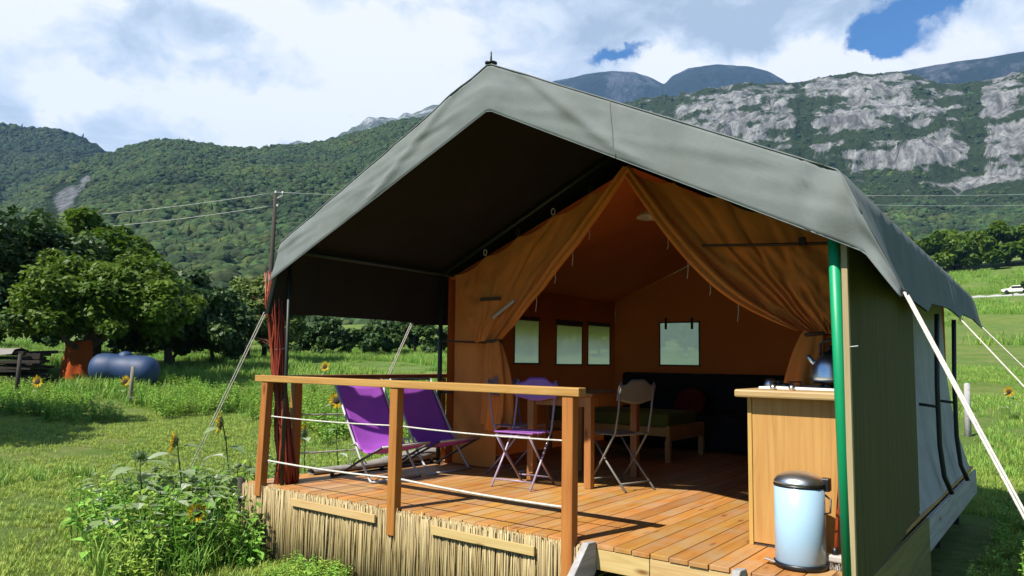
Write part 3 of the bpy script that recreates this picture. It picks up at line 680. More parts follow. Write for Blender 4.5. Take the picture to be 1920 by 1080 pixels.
# big tree over the timber stack and its neighbours (left)
tx, ty = -22.2, 8.1; tz = gz(tx, ty)
tree('broadleaf_tree', 'large round broadleaf tree shading the timber stack', (tx, ty, tz), (-21.9, 8.7, tz + 2.75), (2.65, 2.9, 1.75), 0.30, 31, 190, 420, 0.105, 'tree_leaf', 'trees on the left of the meadow')
tree('broadleaf_tree', 'dark broadleaf tree half hidden by the large round tree', (-27.5, 7.2, gz(-27.5, 7.2)), (-27.5, 7.2, gz(-27.5, 7.2) + 3.4), (3.6, 3.4, 3.2), 0.28, 33, 130, 320, 0.15, 'tree_leaf3', 'trees on the left of the meadow')
tree('broadleaf_tree', 'tall tree whose crown tops the large round tree', (-29.3, 11.8, gz(-29.3, 11.8)), (-29.3, 11.8, gz(-29.3, 11.8) + 3.8), (2.6, 2.6, 3.2), 0.28, 35, 110, 300, 0.16, 'tree_leaf', 'trees on the left of the meadow')
tree('broadleaf_tree', 'deep shaded tree behind the blue tank', (-27.0, 14.2, gz(-27, 14.2)), (-27.0, 14.2, gz(-27, 14.2) + 2.3), (3.6, 2.8, 2.4), 0.22, 37, 130, 320, 0.15, 'tree_leaf3', 'trees on the left of the meadow')
tree('broadleaf_tree', 'open grown tree beside the lawn casting shade over it', (-13.2, -3.6, gz(-13.2, -3.6)), (-13.6, -3.6, gz(-13.2, -3.6) + 4.6), (3.4, 3.2, 2.6), 0.25, 39, 80, 260, 0.22, 'tree_leaf', 'trees on the left of the meadow')
# trees at the far edge of the field
for k, (x, y, h, w, mt, lab) in enumerate([(-31.7, 17.0, 3.2, 2.0, 'tree_leaf3', 'low dark tree at the field edge beside the shaded tree'), (-32.2, 19.4, 3.7, 1.7, 'tree_leaf2', 'bushy mid green tree at the field edge'),
        (-32.0, 21.7, 5.6, 1.45, 'tree_leaf2', 'tall yellow green tree in front of the utility pole'), (-31.0, 23.2, 5.0, 1.2, 'tree_leaf2', 'slim yellowing tree close to the tent corner')]):
    z = gz(x, y); tree('field_tree', lab, (x, y, z), (x, y, z + h * 0.47), (w, w, h * 0.48), 0.12, 51 + k, 90, 280, 0.13, mt, 'trees along the field edge')
hx = [(-44, 12, 2.4), (-42, 16, 2.2), (-40, 20, 2.3), (-38.5, 24, 2.0), (-36, 30, 1.7), (-33, 32.5, 1.6), (-31.5, 35, 1.9), (-29, 37.5, 1.6), (-26.5, 40, 2.0), (-24.5, 43, 1.7), (-22, 45, 1.9), (-19.5, 47, 1.7), (-17, 49, 2.1)]
for k, (x, y, h) in enumerate(hx):
    bush('hedge_bush', ('tall dark bush standing in the hedge behind the field trees' if k < 4 else 'dark bush in the hedge across the far end of the field'), x, y, 2.1, h, 71 + k, 'tree_leaf3', 'hedge across the far end of the field')
# right hand side: bushes at the top of the meadow
for k, (x, y, rx, rz) in enumerate([(-17, 205, 11, 5.5), (-5, 212, 12, 6.2), (7, 214, 10, 5.0), (-30, 205, 11, 6.0)]):
    bush('meadow_bush', 'rounded bush clump at the top of the rising meadow', x, y, rx, rz, 91 + k, 'tree_leaf', 'bushes at the top of the rising meadow', 0.8, 260, 46, 5)
tree('meadow_tree', 'small round tree on the brow of the rising meadow', (4.4, 140, gz(4.4, 140)), (4.4, 140, gz(4.4, 140) + 3.0), (3.0, 3.0, 3.0), 0.25, 97, 50, 240, 0.4, 'tree_leaf3')

# grass and weeds
def blade_proto(name, n, h, spread, w, mat, seed, bend=0.5):
    r0 = np.random.default_rng(seed); Vv, F, lv = [], [], []
    for k in range(n):
        a = r0.random() * 6.28; p = np.array([r0.normal() * spread, r0.normal() * spread, -0.01]); hh = h * (0.5 + 0.8 * r0.random())
        d = np.array([math.cos(a), math.sin(a), 0]); s = np.array([-d[1], d[0], 0]) * w * (0.6 + .7 * r0.random())
        b = bend * (0.3 + r0.random()) * hh; i = len(Vv)
        m1 = p + d * b * .3 + np.array([0, 0, hh * .6]); tp = p + d * b + np.array([0, 0, hh])
        Vv += [p - s, p + s, m1 + s * .8, m1 - s * .8, tp]; F += [(i, i + 1, i + 2, i + 3)]; lv.append(r0.random() * .7)
        F += [(i + 3, i + 2, i + 4, i + 4)]; lv.append(min(1, lv[-1] + .25))
    me = bpy.data.meshes.new(name); me.from_pydata([tuple(v) for v in Vv], [], [tuple(dict.fromkeys(f)) for f in F])
    a = me.attributes.new('lv', 'FLOAT', 'FACE'); a.data.foreach_set('value', lv); me.materials.append(mat)
    return bpy.data.objects.new(name, me)
def weed_proto(name, h, nst, nleaf, ls, mat, seed):
    r0 = np.random.default_rng(seed); mb = MB()
    for s in range(nst):
        a = r0.random() * 6.28; ln = h * (.6 + .5 * r0.random()); tilt = .15 + .35 * r0.random()
        p0 = Vector((r0.normal() * .05, r0.normal() * .05, 0)); p1 = p0 + Vector((math.cos(a) * tilt * ln, math.sin(a) * tilt * ln, ln))
        mb.val = .5; mb.tube([p0, p0.lerp(p1, .5) + Vector((0, 0, ln * .05)), p1], [.005, .004, .002], 4, False)
        for k in range(nleaf):
            t = .2 + .8 * k / nleaf; q = p0.lerp(p1, t); b = r0.random() * 6.28; L_ = ls * (.6 + .7 * r0.random()) * (1.1 - .5 * t)
            d = Vector((math.cos(b), math.sin(b), .35 * r0.normal() + .25)).normalized(); sd = d.cross(Vector((0, 0, 1))).normalized() * L_ * .32
            mb.val = float(np.clip(.2 + .6 * r0.random() + .2 * t, 0, 1))
            tip = q + d * L_ + Vector((0, 0, -.2 * L_)); mid = q + d * L_ * .45
            mb.add([q, mid + sd + Vector((0, 0, .04 * L_)), tip, mid - sd + Vector((0, 0, .04 * L_))], [(0, 1, 2, 3)])
    me = bpy.data.meshes.new(name); me.from_pydata(mb.v, [], mb.f); a = me.attributes.new('lv', 'FLOAT', 'FACE'); a.data.foreach_set('value', mb.a)
    me.materials.append(mat); return bpy.data.objects.new(name, me)
def put(name, xy, size, proto, label, seed, var=.5):
    r0 = np.random.default_rng(seed); n = len(xy); z = ground_z(xy[:, 0], xy[:, 1])
    s = size * (1 - var / 2 + var * r0.random(n))
    rot = np.stack([.1 * r0.normal(size=n), .1 * r0.normal(size=n), 6.28 * r0.random(n)], -1)
    return scatter(name, np.stack([xy[:, 0], xy[:, 1], z], -1), s, rot, proto, label)
def region(n, seed, x0, x1, y0, y1, keep):
    r0 = np.random.default_rng(seed); x = x0 + (x1 - x0) * r0.random(n); y = y0 + (y1 - y0) * r0.random(n)
    k = keep(x, y, r0.random(n)); return np.stack([x[k], y[k]], -1)
off_deck = lambda x, y: ~((x > 0.0) & (x < 5.75) & (y > -0.12) & (y < 6.6))
g1 = blade_proto('grass_tuft', 16, .055, .035, .0035, M['grass'], 1, .7)
g2 = blade_proto('grass_tuft', 22, .16, .07, .006, M['meadow'], 2, .6)
g3 = blade_proto('meadow_tuft', 20, .34, .12, .010, M['meadow'], 3, .5)
P = region(90000, 1, -14, 9, -5, 12, lambda x, y, r: off_deck(x, y) & (fbm(x * .55, y * .55, 4, 44) + .25 * (r - .5) > -.19) & (r < np.clip(1.2 - np.hypot(x - 4, y + 3) / 22, .12, 1)))
put('lawn_grass', P, 1.0, g1, 'short mown grass of the lawn', 1)
P = region(60000, 2, -48, 8, -4, 40, lambda x, y, r: off_deck(x, y) & (np.hypot(x - 3, y) > 8) & (fbm(x * .25, y * .25, 4, 8) + .12 * (r - .5) > .02) & (r < np.clip(1.3 - np.hypot(x - 3, y) / 70, .25, 1)))
put('rough_grass', P, .9, g2, 'longer rough grass in patches of the field', 2)
P = region(26000, 3, -50, -2, 4, 48, lambda x, y, r: (np.hypot(x - 3, y) > 15) & (fbm(x * .12 + 3, y * .3, 4, 12) > .03))
put('meadow_grass', P, 1.0, g3, 'tall meadow plants in rows beyond the lawn', 3, .8)
P = region(22000, 4, 4.8, 14, 5, 70, lambda x, y, r: off_deck(x, y) & (fbm(x * .3, y * .25, 4, 18) + .2 * (r - .5) > -.04))
put('rough_grass', P, .75, g2, 'rough grass and clover right of the tent', 4, .8)
P = region(15000, 14, -16, 12, 60, 200, lambda x, y, r: fbm(x * .12, y * .06, 4, 19) + .2 * (r - .5) > -.03 + ((y > 134) & (y < 152)))
put('meadow_grass', P, 2.2, g3, 'uneven grass of the rising meadow right of the tent', 14, .9)
w1 = weed_proto('leafy_weed', .32, 5, 9, .085, M['weed'], 5); w2 = weed_proto('leafy_weed', .50, 4, 12, .11, M['weed'], 6); w4 = weed_proto('broad_weed', .66, 1, 8, .22, M['sun_leaf'], 7)
def bed(x, y, r):
    e = (y + .65) - (x + 1.25) * -.36          # lawn edge of the bed runs obliquely to the deck
    return off_deck(x, y) & (e > .30 * (r - .5) + .25 * fbm(x * 1.3, y * 1.3, 3, 6)) & (x < .75 - .5 * r) & (x > -2.1 + .8 * r) & (y < 1.25 + .5 * r)
P = region(120, 15, -2.0, .3, -1.2, 1.6, bed); put('flowerbed_weeds', P, .85, w4, 'tall broad leaved stalks among the sunflowers', 15, .7)
P = region(1250, 5, -2.4, 2.0, -2.0, 1.5, bed); put('flowerbed_weeds', P, .8, w1, 'bright leafy weeds around the sunflowers and the deck corner', 5, .9)
w3 = blade_proto('tall_grass', 14, .30, .06, .006, M['meadow'], 9, .6); P = region(1500, 16, -2.6, 2.0, -2.0, 1.7, bed); put('flowerbed_weeds', P, 1.0, w3, 'long grass blades growing through the flowerbed weeds', 16, .9)
P = region(500, 6, -2.0, 1.6, -1.8, 1.5, bed); put('flowerbed_weeds', P, .85, w2, 'taller leafy weeds among the sunflowers', 6, .9)
P = region(900, 7, .1, 2.1, -.75, -.14, lambda x, y, r: fbm(x * 1.2, y, 3, 2) + .35 * (r - .5) > -.16 + .22 * x); put('flowerbed_weeds', P, .42, w1, 'low leafy weeds along the foot of the reed screen', 7, .9)
P = region(2400, 8, -14, .1, 4.5, 16, lambda x, y, r: (y > 4.2 - .25 * x) & (fbm(x * .35 + 9, y * .5, 4, 22) > .02)); put('field_weeds', P, .8, w2, 'leafy weed clumps in the grass behind the deck', 8, .8)
P = region(1500, 9, -22, -11, 2.5, 10, lambda x, y, r: fbm(x * .35 + 4, y * .5, 4, 25) > -.05); put('field_weeds', P, .75, w2, 'tall weeds around the timber stack and blue tank', 9, .8)
P = region(700, 10, 5.75, 8.5, 1.0, 14, lambda x, y, r: r < .8); put('field_weeds', P, .6, w1, 'low weeds in the grass right of the tent', 10, .8)

# sunflowers
def sunflower(label, base, top, head_r, face, seed, nleaf=7, leaf_s=.16, bud=False):
    r0 = np.random.default_rng(seed); base = Vector(base); top = Vector(top)
    root = thing('sunflower', label, 'sunflower', base, 'sunflowers around the tent')
    H = (top - base).length; path = []
    for k in range(6):
        t = k / 5; path.append(base.lerp(top, t) + Vector((r0.normal() * .012, r0.normal() * .012, 0)) * (k > 0) * (k < 5))
    face = Vector(face).normalized(); path.append(top + face * .02 + Vector((0, 0, .01)))
    MB().tube(path, [.011 * (1 - .1 * k) * (.7 + .5 * H) for k in range(7)], 6).build('stem', M['sun_stem'], root, smooth=True)
    for k in range(nleaf):
        t = .25 + .68 * k / max(1, nleaf - 1); q = base.lerp(top, t); a = 2.4 * k + r0.random(); Ls = leaf_s * (.75 + .5 * r0.random()) * (1.15 - .35 * t)
        d = Vector((math.cos(a), math.sin(a), .25)).normalized(); sd = d.cross(Vector((0, 0, 1))).normalized(); mb = MB(); mb.val = .25 + .75 * float(r0.random())
        def lf(u, v, d=d, sd=sd, q=q, Ls=Ls):
            w = math.sin(min(1, v * 1.25) ** .7 * math.pi * .8 + .15) * (1 - v) ** .35 * .46
            return q + d * (.25 + v) * Ls + sd * (u - .5) * 2 * w * Ls + Vector((0, 0, -.55 * v * v * Ls + .10 * abs(u - .5) * Ls))
        mb.grid(lf, 4, 6); mb.tube([q, q + d * .28 * Ls], [.004, .003], 4, False); mb.build('leaf', M['sun_leaf'], root, smooth=True)
    c = top + face * .03
    hd = MB().lathe([(.001, .02), (head_r * .3, .018), (head_r * .5, .004), (head_r * .52, -.012), (head_r * .3, -.035), (.012, -.04)], c, 14, face).build('flower_head', M['sun_stem'], root, smooth=True)
    if not bud: MB().lathe([(.001, .024), (head_r * .3, .022), (head_r * .5, .008), (head_r * .53, .0)], c, 14, face).build('seed_disc', M['disc'], root, smooth=True).parent = hd
    mb = MB(); sd0 = face.orthogonal().normalized(); up0 = face.cross(sd0)
    if not bud:
        for k in range(22):
            a = 2 * math.pi * k / 22 + r0.random() * .15; d = sd0 * math.cos(a) + up0 * math.sin(a); s2 = face.cross(d); mb.val = float(r0.random()); ln = head_r * (.85 + .3 * r0.random())
            o_ = face * (.012 + .03 * (r0.random() - .3)); mb.add([c + d * head_r * .45, c + d * ln * .8 + s2 * head_r * .15 + o_, c + d * ln * 1.25 + o_ * 1.4, c + d * ln * .8 - s2 * head_r * .15 + o_], [(0, 1, 2, 3)])
        p = mb.build('petals', M['petal'], root); p.parent = hd
    mb = MB()
    for k in range(12):
        a = 2 * math.pi * k / 12; d = sd0 * math.cos(a) + up0 * math.sin(a); s2 = face.cross(d); mb.val = .4 + .3 * float(r0.random())
        mb.add([c - face * .02 + d * head_r * .35, c + d * head_r * .62 + s2 * head_r * .16 - face * .02, c + d * head_r * .95 - face * .01, c + d * head_r * .62 - s2 * head_r * .16 - face * .02], [(0, 1, 2, 3)])
    p = mb.build('sepals', M['sun_leaf'], root); p.parent = hd
    return root
toS = (-.3, -.8, .25)
sunflower('leafy sunflower still in bud beside the two nodding ones', (-.35, .25, gz(-.35, .25)), (-.33, .22, .05), .07, (.1, -.3, .9), 221, 9, .27, True)
sunflower('low leafy sunflower in bud at the lawn edge of the weeds', (-1.15, -.15, gz(-1.15, -.15)), (-1.17, -.18, -.02), .06, (-.2, -.3, .9), 222, 8, .26, True)
sunflower('leafy sunflower in bud hard against the corner of the reed screen', (-.15, -.35, gz(-.15, -.35)), (-.14, -.38, .02), .06, (-.2, -.3, .9), 223, 8, .22, True)
sunflower('tall sunflower with drooping yellow head nearest the deck corner post', (-.978, .643, gz(-.978, .643)), (-1.04, .475, .44), .125, (-.45, -.85, .05), 201, 8, .26)
sunflower('sunflower with nodding yellow head in the middle of the weeds', (-.805, -.046, gz(-.8, 0)), (-.821, -.162, .30), .115, (-.5, -.8, .15), 202, 9, .27)
sunflower('sunflower with green unopened bud at the lawn side of the weeds', (-.87, -.40, gz(-.87, -.4)), (-.885, -.506, .17), .10, (-.5, .5, .5), 203, 9, .28, True)
sunflower('short sunflower with dark centred flower low among the weeds', (.419, -.617, gz(.4, -.6)), (.433, -.661, -.16), .072, (.75, -.6, .1), 204, 5, .14)
sunflower('sunflower standing beside the wooden stake by the blue tank', (-14.45, 6.06, gz(-14.45, 6.06)), (-14.43, 6.02, .44), .13, (.5, -.85, .1), 205, 5, .2)
sunflower('sunflower in front of the dark timber stack', (-15.72, 4.36, gz(-15.72, 4.36)), (-15.70, 4.32, .42), .14, (.5, -.85, .1), 206, 5, .2)
sunflower('sunflower standing alone far out in the field', (-17.37, 15.4, gz(-17.37, 15.4)), (-17.36, 15.3, .80), .17, (.5, -.85, .2), 207, 5, .25)
sunflower('yellow sunflower behind the bundle of red willow rods', (-2.0, 2.39, gz(-2, 2.39)), (-1.98, 2.34, .117), .13, (-.9, -.4, .1), 208, 6, .18)
sunflower('sunflower close behind the left purple folding lounger', (-2.89, 3.73, gz(-2.89, 3.73)), (-2.86, 3.62, .50), .11, (.6, -.8, .1), 209, 5, .18)
sunflower('sunflower peeping between the two purple loungers', (-2.4, 5.6, gz(-2.4, 5.6)), (-2.38, 5.55, .68), .12, (.6, -.8, .1), 210, 5, .18)
sunflower('sunflower in the grass beyond the right guy ropes', (5.12, 18.9, gz(5.12, 18.9)), (5.14, 18.88, .55), .11, (-.2, -.95, .1), 211, 5, .2)

# ------------------------------------------------------------------ the deck
GZ = -0.62
deck = thing('wooden_deck', 'raised deck of orange stained boards with reed screen in front', 'deck', (3.0, 3.0, GZ))
X0, X1, NB = 0.20, 5.485, 42
bw = (X1 - X0) / NB
mb0 = MB(); mb0.box(-(bw - .006) / 2, (bw - .006) / 2, -3.12, 3.12, -.028, 0.0)
board_me = None
for k in range(NB):
    if board_me is None:
        b_ = mb0.build('board', M['deck'], None, bevel=.003); board_me = b_
    else:
        b_ = board_me.copy(); COL.objects.link(b_)
    b_.parent = deck; b_.location = (X0 + bw * (k + .5) - 3.0, 3.10 - .0 + .012 * rng.random() - 3.0 + .0, -GZ + .0025 * (rng.random() - .5))
for k, y in enumerate((.35, 1.6, 3.0, 4.4, 5.9)):
    MB().box(.26, 5.46, y - .035, y + .035, -.17, -.034).build('joist', M['dark_wood'], deck)
    for x in (.5, 2.1, 3.7, 5.3): MB().box(x - .05, x + .05, y - .05, y + .05, GZ - .05, -.172).build('support_post', M['dark_wood'], deck)
# front fascia right of the steps: two pale boards, butt joined
MB().box(3.90, 4.345, -.006, .022, -.160, -.032).build('fascia_board', M['pale_x'], deck, bevel=.002)
MB().box(4.350, 5.515, -.005, .022, -.162, -.032).build('fascia_board', M['pale_x'], deck, bevel=.002)
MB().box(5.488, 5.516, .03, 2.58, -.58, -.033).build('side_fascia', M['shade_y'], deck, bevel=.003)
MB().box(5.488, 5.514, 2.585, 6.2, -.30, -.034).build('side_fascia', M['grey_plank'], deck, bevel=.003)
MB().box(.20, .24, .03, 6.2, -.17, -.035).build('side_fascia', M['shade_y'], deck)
# reed screen: hundreds of thin stalks, one part
mb = MB(); r0 = np.random.default_rng(5)
def reed(x, y, dx, dy, zt):
    r_ = .0036 + .0026 * r0.random(); mb.val = float(np.clip(r0.normal(.55, .24), 0, 1))
    zb = GZ - .05; ln = zt - zb; a = Vector((x, y, zb)); b2 = Vector((x + dx, y + dy, zt)); mid = a.lerp(b2, .5) + Vector((r0.normal() * .006, r0.normal() * .004, 0))
    mb.tube([a, mid, b2], [r_, r_, r_ * .8], 5)
x = .20
while x < 3.88:
    reed(x, -.045 - .018 * r0.random(), r0.normal() * .018, 0, -.004 - .03 * r0.random() + (.03 if r0.random() < .06 else 0)); x += .0040 + .0030 * r0.random()
y = -.03
while y < 2.5:
    reed(.175 - .02 * r0.random(), y, 0, r0.normal() * .018, -.004 - .03 * r0.random()); y += .007 + .004 * r0.random()
x = .20
while x < 3.88:
    reed(x, -.024 - .008 * r0.random(), r0.normal() * .012, 0, -.006 - .02 * r0.random()); x += .0042 + .0030 * r0.random()
o = mb.build('reed_screen', M['reed'], deck, smooth=True); o['kind'] = 'stuff'; o['label'] = 'screen of dry straw coloured reeds hiding the space under the deck'
for xa, xb, za, zb in ((.94, 2.0, -.055, -.060), (2.60, 3.54, -.058, -.066)):
    MB().beam((xa, -.083, za - .035), (xb, -.083, zb - .035), .018, .062, (0, 0, 1)).build('batten', M['pale_x'], deck, bevel=.002)
# corner stump with rope lashing
MB().tube([(.13, -.06, GZ - .05), (.135, -.06, -.3), (.14, -.055, .03)], [.035, .034, .030], 9).build('corner_stump', M['dark_wood'], deck, smooth=True)
for z in (-.13, -.27):
    ring = [(.155 + .075 * math.cos(a), -.055 + .06 * math.sin(a), z + .008 * math.sin(2 * a)) for a in np.linspace(0, 2 * math.pi, 15)]
    MB().tube(ring, .010, 6).build('rope_lashing', M['rope'], deck, smooth=True)

# steps at the front of the deck
st = thing('deck_steps', 'grey weathered plank steps leading up to the deck opening', 'steps', (4.4, -.4, GZ))
for x in (3.95, 4.93):
    mb = MB(); P_ = [(-.010, .015), (-.105, .022), (-.76, GZ + .03), (-.76, GZ), (-.50, GZ), (-.010, -.17)]
    v = [(x - .024, y, z) for y, z in P_] + [(x + .024, y, z) for y, z in P_]; n = len(P_)
    mb.add(v, [tuple(range(n)), tuple(range(2 * n - 1, n - 1, -1))] + [(i, n + i, n + (i + 1) % n, (i + 1) % n) for i in range(n)])
    mb.build('stringer', M['grey_plank'], st, bevel=.004)
for y, z in ((-.25, -.26), (-.50, -.45)): MB().box(3.976, 4.904, y - .11, y + .11, z, z + .035).build('tread', M['grey_plank'], st, bevel=.003)

# railing
rl = thing('wooden_railing', 'orange timber railing with white ropes along the deck front and side', 'railing', (.5, 0, 0))
MB().beam((.335, -.045, .970), (3.885, -.045, .968), .095, .058).build('top_rail', M['rail_x'], rl, bevel=.006)
MB().beam((.445, .006, .972), (.445, 2.55, .974), .085, .05).build('top_rail', M['rail_y'], rl, bevel=.006)
for xa, xb, zb in ((.43, .475, -.10), (2.165, 2.165, -.20), (3.79, 3.79, -.28)):
    MB().beam((xa, -.045, zb), (xb, -.045, .938), .085, .075, (0, 1, 0)).build('post', M['post_z'], rl, bevel=.006)
MB().beam((.455, .30, .001), (.45, .30, .944), .075, .085, (0, 1, 0)).build('post', M['post_z'], rl, bevel=.006)
MB().beam((.445, 2.40, .001), (.445, 2.40, .946), .075, .075, (0, 1, 0)).build('post', M['post_z'], rl, bevel=.006)
def rope(pts, r_=.009, sag=.0, n=14, twist=True):
    mb = MB(); path = []
    for a, b2 in zip(pts[:-1], pts[1:]):
        a, b2 = Vector(a), Vector(b2)
        for k in range(n):
            t = k / n; path.append(a.lerp(b2, t) - Vector((0, 0, sag * 4 * t * (1 - t))))
    path.append(Vector(pts[-1])); mb.tube(path, r_, 6); return mb
rope([(.44, -.02, .625), (2.165, -.02, .64), (3.79, -.02, .642)], .0065, .012).build('rope', M['rope'], rl, smooth=True)
rope([(.44, -.02, .22), (2.165, -.02, .23), (3.79, -.02, .205)], .009, .014).build('rope', M['rope'], rl, smooth=True)
rope([(.445, .30, .62), (.445, 2.40, .62)], .008, .03).build('rope', M['rope'], rl, smooth=True)
rope([(.445, .30, .25), (.445, 2.40, .25)], .008, .03).build('rope', M['rope'], rl, smooth=True)

# ------------------------------------------------------------------ the safari tent
tent = thing('safari_tent', 'large safari tent with grey green fly sheet and open orange canvas front', 'tent', (3.09, 3.0, 0))
RX, RZ, EXL, EXR, EZ = 3.09, 3.38, .65, 5.53, 2.22
YF, YB = -.10, 6.35
LB, RB_ = (.46, 1.57), (5.83, 1.52)
PROF = [(LB[0], LB[1]), (EXL, EZ), (RX, RZ), (EXR, EZ), (RB_[0], RB_[1])]
cum = [0]
for (xa, za), (xb, zb) in zip(PROF[:-1], PROF[1:]): cum.append(cum[-1] + math.hypot(xb - xa, zb - za))
def prof(s):
    d = s * cum[-1]
    for i in range(4):
        if d <= cum[i + 1] or i == 3:
            t = (d - cum[i]) / (cum[i + 1] - cum[i]); (xa, za), (xb, zb) = PROF[i], PROF[i + 1]
            return xa + (xb - xa) * t, za + (zb - za) * t, i, t
def n2(a, b, s): return float(fbm(np.array(a), np.array(b), 4, s))
ROPE_Y = [YF, 2.1, 4.2, YB]
def fly_pt(s, v, off=0.0):
    x, z, i, t = prof(s); y = YF + (YB - YF) * v
    if i in (1, 2): z -= .035 * math.sin(math.pi * t) * (.5 + .5 * math.sin(3 * math.pi * v) ** 2)
    if i == 2: z -= .032 * max(0, y) * t * t * .9
    if i == 3:
        z -= .029 * max(0, y) * (1 - t); z += .03 * min(y, 4) * t * (y > 0); x -= .20 * t * float(sstep(-.1, 1.3, y))
    if i in (0, 3):
        q = (1 - t) if i == 0 else t
        dist = min(abs(y - r_) for r_ in ROPE_Y); z += q * q * (.085 if i == 3 else .015) * min(1, dist / .55); x += (.035 if i == 0 else -.05) * q * min(1, dist / .6)
        x += .012 * math.sin(y * 17 + 3 * t) * math.sin(math.pi * min(1, t * 1.2))
    z += .010 * n2(x * 2.5, y * 2.5, 3)
    nx, nz = (0, -1)
    return Vector((x, y, z - off))
ns, nv = 64, 70
fly = MB().grid(lambda u, v: fly_pt(u, v), ns, nv).build('fly_sheet', M['fly'], tent, smooth=True)
def shade_pt(u, v):
    p = fly_pt(.0 + 1.0 * u, .004 + .992 * v); x, z, i, t = prof(u)
    if i == 0: return p + Vector((.013, 0, -.002))
    if i == 3: return p + Vector((-.013, 0, -.002))
    return p + Vector((0, 0, -.014))
l_ = MB().grid(shade_pt, ns, nv).build('fly_shade_sheet', M['fly_shade'], tent, smooth=True); l_['label'] = 'dark sheet added under the fly to keep its underside in shade'
# hanging front valance
UP = [(.535, 1.90), (EXL, EZ), (RX, RZ), (EXR, EZ), (RB_[0] - .01, RB_[1] + .03)]
LO = [(.525, 1.86), (.545, 1.885), (3.10, 3.015), (5.64, 1.765), (RB_[0] - .02, RB_[1] + .0)]
def seg(P_, s):
    s = min(max(s, 0), .99999) * 4; i = int(s); t = s - i; return P_[i][0] + (P_[i + 1][0] - P_[i][0]) * t, P_[i][1] + (P_[i + 1][1] - P_[i][1]) * t
def val_pt(u, v):
    # spend most of the columns on the two long slopes
    s = np.interp(u, [0, .05, .47, .92, 1], [0, .25, .5, .75, 1])
    xa, za = seg(UP, s); xb, zb = seg(LO, s)
    x, z = xa + (xb - xa) * v, za + (zb - za) * v
    y = YF - .006 - .055 * v + .045 * v * v
    fold = 1.25 * abs(n2(x * .55 + z * .5, (z + abs(x - RX) * .30) * 6.0, 17)) ** .8 * 1.2 - .12
    y += (.028 * fold + .018 * n2(x * 7, z * 7, 19)) * (0.3 + 1.0 * math.sin(math.pi * min(1, .1 + v)))
    d1 = abs(x - RX); y += -.022 * math.exp(-((d1 - .35 - .9 * v) / .12) ** 2) * (v < .9)
    if x > 5.35: y += .05 * math.sin((x - 5.35) * 16 + v * 4) * .5
    return Vector((x, y, z - .006 * (1 - v)))
vl = MB().grid(val_pt, 150, 16).build('front_valance', M['fly'], tent, smooth=True, solid=.004)
vl['label'] = 'sunlit grey canvas valance hanging round the front gable'
# rolled hem on the valance, stitched top seam
hem = [val_pt(k / 120, 1.0) for k in range(121)]
MB().tube(hem, .004, 6).build('hem', M['fly'], tent, smooth=True)
MB().tube([val_pt(k / 120, 0.0) + Vector((0, -.004, .004)) for k in range(6, 115)], .005, 6).build('seam', M['fly'], tent, smooth=True)
# sewn panel seams and eyelets on the valance
for k_, u_ in enumerate((.66,)):
    MB().tube([val_pt(u_, v_ / 12) + Vector((0, -.004, 0)) for v_ in range(13)], .0035, 5).build('seam', M['fly'], tent, smooth=True)
# finial on the ridge
mb = MB(); mb.lathe([(.045, 0), (.048, .010), (.024, .016), (.008, .024), (.007, .085), (.002, .10)], (RX, YF + .02, RZ + .002), 12); mb.build('finial', M['dark_steel'], tent, smooth=True)
# frame
def pole(pts, r_, mat, name='pole', n=10): return MB().tube(pts, r_, n).build(name, mat, tent, smooth=True)
pole([(5.490, 0.015, .001), (5.455, .015, 2.16)], .030, M['green_paint'])
pole([(.62, .05, .001), (.60, .05, 2.14)], .017, M['dark_green'])
pole([(.70, 2.08, .001), (.69, 2.08, 2.14)], .026, M['dark_green'])
pole([(5.24, 2.62, .001), (5.24, 2.62, 2.05)], .024, M['dark_green'])
for y in (.05, 2.10, 4.2, 6.05):
    pole([(EXL + .05, y, EZ - .07), (RX, y, RZ - .085)], .022, M['dark_green'], 'rafter'); pole([(RX, y, RZ - .085), (EXR - .05, y, EZ - .07 - .037 * y)], .022, M['dark_green'], 'rafter')
for x, z, zz in ((EXL + .05, EZ - .07, EZ - .07), (RX, RZ - .085, RZ - .085), (EXR - .05, EZ - .07, EZ - .30)): pole([(x, -.02, z), (x, 6.2, zz)], .022, M['dark_green'], 'frame_bar')
pole([(.69, 2.08, .80), (.86, 2.12, .80)], .014, M['dark_green'], 'bracket'); pole([(.69, 2.08, 1.38), (1.35, 2.08, 1.36)], .012, M['strap'], 'strap')
# bowed black poles and brackets outside the right wall
for y, xb in ((3.65, 5.50), (4.72, 5.52)):
    pole([(xb - .01, y, 1.66), (xb - .03, y, 1.0), (xb - .03, y + .02, .45), (xb - .01, y + .08, .16), (xb + .04, y + .13, .004)], .022, M['black_pole'])
    pole([(5.30, y, .82), (xb - .03, y, .80)], .014, M['black_pole'], 'bracket')

# inner tent: walls with window openings
YW = 2.15
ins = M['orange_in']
def panel(u0, u1, v0, v1, holes, fn, nu=30, nv=24, name='wall', mat=ins):
    mb = MB(); us = sorted(set([u0, u1] + [h for H in holes for h in H[:2]] + list(np.linspace(u0, u1, nu)))); vv = sorted(set([v0, v1] + [h for H in holes for h in H[2:]] + list(np.linspace(v0, v1, nv))))
    vs_ = [fn(u, v) for v in vv for u in us]; fs = []; w = len(us)
    for j in range(len(vv) - 1):
        for i in range(w - 1):
            cu, cv = (us[i] + us[i + 1]) / 2, (vv[j] + vv[j + 1]) / 2
            if any(h[0] < cu < h[1] and h[2] < cv < h[3] for h in holes): continue
            fs.append((j * w + i, j * w + i + 1, (j + 1) * w + i + 1, (j + 1) * w + i))
    mb.add(vs_, fs); return mb.build(name, mat, tent, smooth=True)
HL = [(3.44, 4.00, 1.13, 1.74), (4.42, 5.11, 1.12, 1.74), (5.27, 5.93, 1.12, 1.75)]
